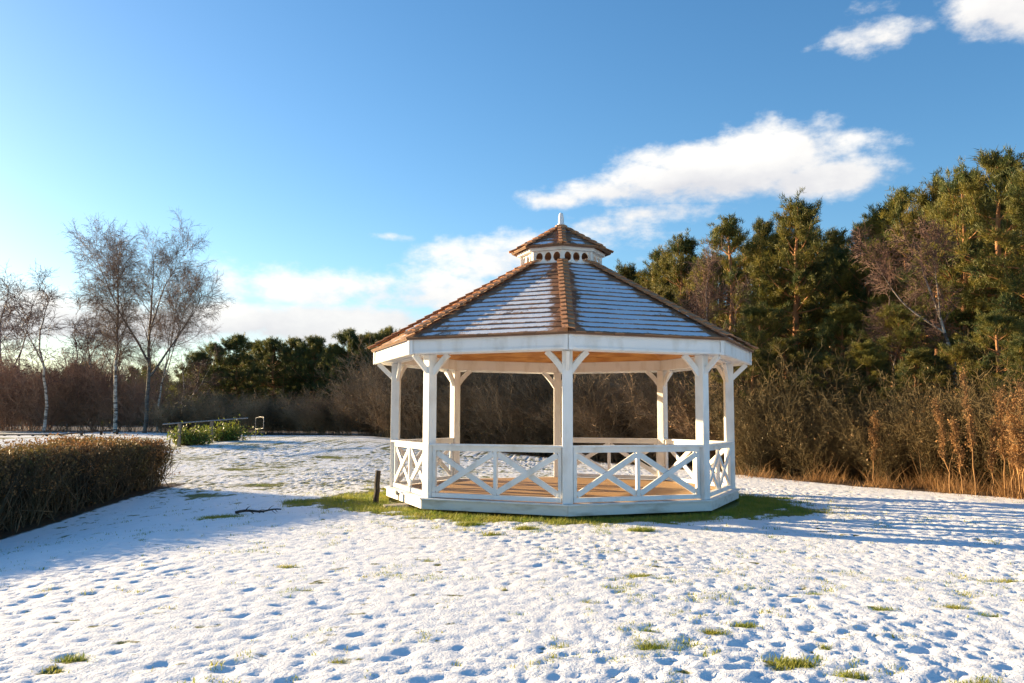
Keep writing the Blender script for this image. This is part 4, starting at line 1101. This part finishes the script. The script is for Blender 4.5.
for i, (u, Y, h, ln, lab) in enumerate(((948, 19.3, 2.0, -0.12, 'short leaning dry weed, leftmost of the tall seed heads'), (973, 18.6, 2.6, -0.06, 'tallest dry weed with a long feathery seed head'),
        (1003, 18.2, 2.1, -0.03, 'thin straight dry weed between the tallest and the dense clump'), (1016, 17.7, 2.0, 0.02, CLUMP), (1023, 17.5, 2.3, 0.0, CLUMP),
        (961, 18.9, 1.5, -0.10, 'low dry weed tilted left beside the tallest one'), (873, 21.9, 1.7, 0.02, 'lone dry weed standing before the middle of the wood'),
        (1009, 18.0, 1.5, 0.06, CLUMP), (1036, 17.0, 2.2, -0.05, CLUMP), (990, 18.6, 1.4, 0.03, 'low dry weed midway between the tallest one and the right clump'))):
    weed(u, Y, h, ln, 60+i, lab)
for i in range(18):
    u = rs.uniform(1010, 1078); weed(u, np.interp(u, [980, 1024, 1110], [18.6, 17.6, 15.3])+rs.uniform(-0.1, 1.0), rs.uniform(0.9, 2.2), rs.uniform(-0.22, 0.16), 90+i, CLUMP)

# ------------------------------------------------------------------ sky
def make_world():
    w = bpy.data.worlds.new('World'); scene.world = w; w.use_nodes = True
    nt = w.node_tree; nt.nodes.clear(); L = nt.links
    out = N(nt, 'ShaderNodeOutputWorld'); bg = N(nt, 'ShaderNodeBackground'); L.new(bg.outputs[0], out.inputs[0])
    sky = N(nt, 'ShaderNodeTexSky', sky_type='NISHITA', sun_disc=False)
    sky.sun_elevation = SUN_EL; sky.sun_rotation = PI/2-SUN_AZ; sky.air_density = 1.0; sky.dust_density = 0.65; sky.ozone_density = 3.0; sky.altitude = 50
    hs = N(nt, 'ShaderNodeHueSaturation', ins={'Saturation': 1.15}); L.new(sky.outputs[0], hs.inputs['Color'])
    def mth(op, a, b=None, c=None, clamp=False):
        n = N(nt, 'ShaderNodeMath', operation=op); n.use_clamp = clamp
        for i, x in enumerate((a, b, c)):
            if x is None: continue
            if isinstance(x, (int, float)): n.inputs[i].default_value = x
            else: L.new(x, n.inputs[i])
        return n.outputs[0]
    tc = N(nt, 'ShaderNodeTexCoord'); sx = N(nt, 'ShaderNodeSeparateXYZ'); L.new(tc.outputs['Generated'], sx.inputs[0])
    az = mth('ARCTAN2', sx.outputs[0], sx.outputs[1]); el = mth('ARCSINE', sx.outputs[2])
    cb = N(nt, 'ShaderNodeCombineXYZ'); L.new(az, cb.inputs[0]); L.new(mth('MULTIPLY', el, 1.7), cb.inputs[1])
    nz = N(nt, 'ShaderNodeTexNoise', ins={'Scale': 11.0, 'Detail': 9.0, 'Roughness': 0.6}); L.new(cb.outputs[0], nz.inputs['Vector'])
    nz2 = N(nt, 'ShaderNodeTexNoise', ins={'Scale': 30.0, 'Detail': 6.0, 'Roughness': 0.6}); L.new(cb.outputs[0], nz2.inputs['Vector'])
    def dirof(u, v):
        f2 = FV*math.cos(PITCH)+ZUP*math.sin(PITCH); u2 = -FV*math.sin(PITCH)+ZUP*math.cos(PITCH)
        d = f2+RV*((u-512)/F_PX)+u2*((341.5-v)/F_PX); d = d/np.linalg.norm(d)
        return math.atan2(d[0], d[1]), math.asin(d[2])
    # cloud lobes: place in the sky (as azimuth and height), half sizes, weight
    blobs = [(770, 155, 78, 27, 0.98), (700, 162, 60, 22, 0.9), (690, 178, 95, 20, 0.9), (825, 174, 60, 18, 0.85), (620, 190, 75, 16, 0.75), (655, 213, 70, 12, 0.58), (600, 235, 70, 28, 0.62), (555, 200, 50, 12, 0.6),
             (885, 34, 60, 16, 0.55), (1000, 5, 45, 26, 0.8), (880, 2, 40, 10, 0.4),
             (300, 290, 80, 22, 0.78), (375, 285, 65, 18, 0.66), (500, 262, 85, 30, 0.72), (440, 292, 120, 26, 0.68), (393, 238, 28, 6, 0.5), (540, 245, 50, 20, 0.6),
             (300, 325, 190, 22, 0.9), (110, 322, 200, 24, 0.8), (-60, 312, 200, 30, 0.8), (20, 300, 60, 14, 0.7), (560, 300, 120, 40, 0.6), (250, 300, 60, 14, 0.45), (860, 290, 240, 40, 0.4)]
    acc = None; hgt = None
    for (u, v, ru, rv, wgt) in blobs:
        a0, e0 = dirof(u, v)
        p = mth('MULTIPLY', mth('SUBTRACT', az, a0), F_PX/ru*0.92); q = mth('MULTIPLY', mth('SUBTRACT', el, e0), F_PX/rv*0.95)
        d2 = mth('ADD', mth('MULTIPLY', p, p), mth('MULTIPLY', q, q))
        g = mth('MULTIPLY', mth('EXPONENT', mth('MULTIPLY', d2, -0.7)), wgt)
        qq = mth('MULTIPLY', g, q)
        acc = g if acc is None else mth('MAXIMUM', acc, g); hgt = qq if hgt is None else mth('ADD', hgt, qq)
    nn = mth('ADD', mth('MULTIPLY_ADD', nz.outputs[0], 1.5, -0.75), mth('MULTIPLY_ADD', nz2.outputs[0], 0.5, -0.25))
    dens = mth('MULTIPLY_ADD', nn, 0.85, acc)
    mk = N(nt, 'ShaderNodeMapRange', interpolation_type='SMOOTHSTEP', ins={'From Min': 0.33, 'From Max': 0.74}); L.new(dens, mk.inputs[0])
    sh = mth('ADD', mth('MULTIPLY', hgt, 0.35), mth('MULTIPLY_ADD', nz.outputs[0], 1.2, -0.1))
    cc = ramp(nt, sh, [(0.15, CLOUD_LO), (0.75, CLOUD_HI)])
    cm = N(nt, 'ShaderNodeMix', data_type='RGBA'); cm.clamp_factor = True
    L.new(mth('MULTIPLY', mk.outputs[0], 0.94), cm.inputs[0]); L.new(hs.outputs[0], cm.inputs[6])
    sc = N(nt, 'ShaderNodeVectorMath', operation='SCALE', ins={'Scale': CLOUD_GAIN}); L.new(cc, sc.inputs[0]); L.new(sc.outputs[0], cm.inputs[7])
    L.new(cm.outputs[2], bg.inputs[0]); bg.inputs[1].default_value = SKY_STR
SKY_STR = 0.072
CLOUD_LO, CLOUD_HI, CLOUD_GAIN = (0.72, 0.71, 0.73), (1.0, 0.97, 0.92), 4.2
EXPOSURE = 1.9
make_world()

sd = bpy.data.lights.new('sun', 'SUN'); sd.energy = 5.0; sd.angle = rad(0.53); sd.color = (1.0, 0.75, 0.43)
so = bpy.data.objects.new('sun', sd); COL.objects.link(so); so.location = (-30, 15, 20)
so.rotation_euler = Vector(tuple(SUN)).to_track_quat('Z', 'Y').to_euler()

# ------------------------------------------------------------------ camera
cd = bpy.data.cameras.new('camera'); cam = bpy.data.objects.new('camera', cd); COL.objects.link(cam)
cd.sensor_width = 36.0; cd.sensor_fit = 'HORIZONTAL'; cd.lens = F_PX*36.0/1024.0; cd.clip_end = 4000; cd.clip_start = 0.05
f2 = FV*math.cos(PITCH)+ZUP*math.sin(PITCH); u2 = -FV*math.sin(PITCH)+ZUP*math.cos(PITCH)
r3 = RV*math.cos(ROLL)+u2*math.sin(ROLL); u3 = -RV*math.sin(ROLL)+u2*math.cos(ROLL)
M = Matrix.Identity(4)
for i in range(3):
    M[i][0] = r3[i]; M[i][1] = u3[i]; M[i][2] = -f2[i]; M[i][3] = CAM[i]
cam.matrix_world = M
scene.camera = cam

scene.view_settings.view_transform = 'Standard'; scene.view_settings.look = 'None'
scene.view_settings.exposure = EXPOSURE; scene.view_settings.gamma = 1.0; scene.view_settings.use_curve_mapping = False
scene.cycles.max_bounces = 6; scene.cycles.diffuse_bounces = 3; scene.cycles.use_denoising = True
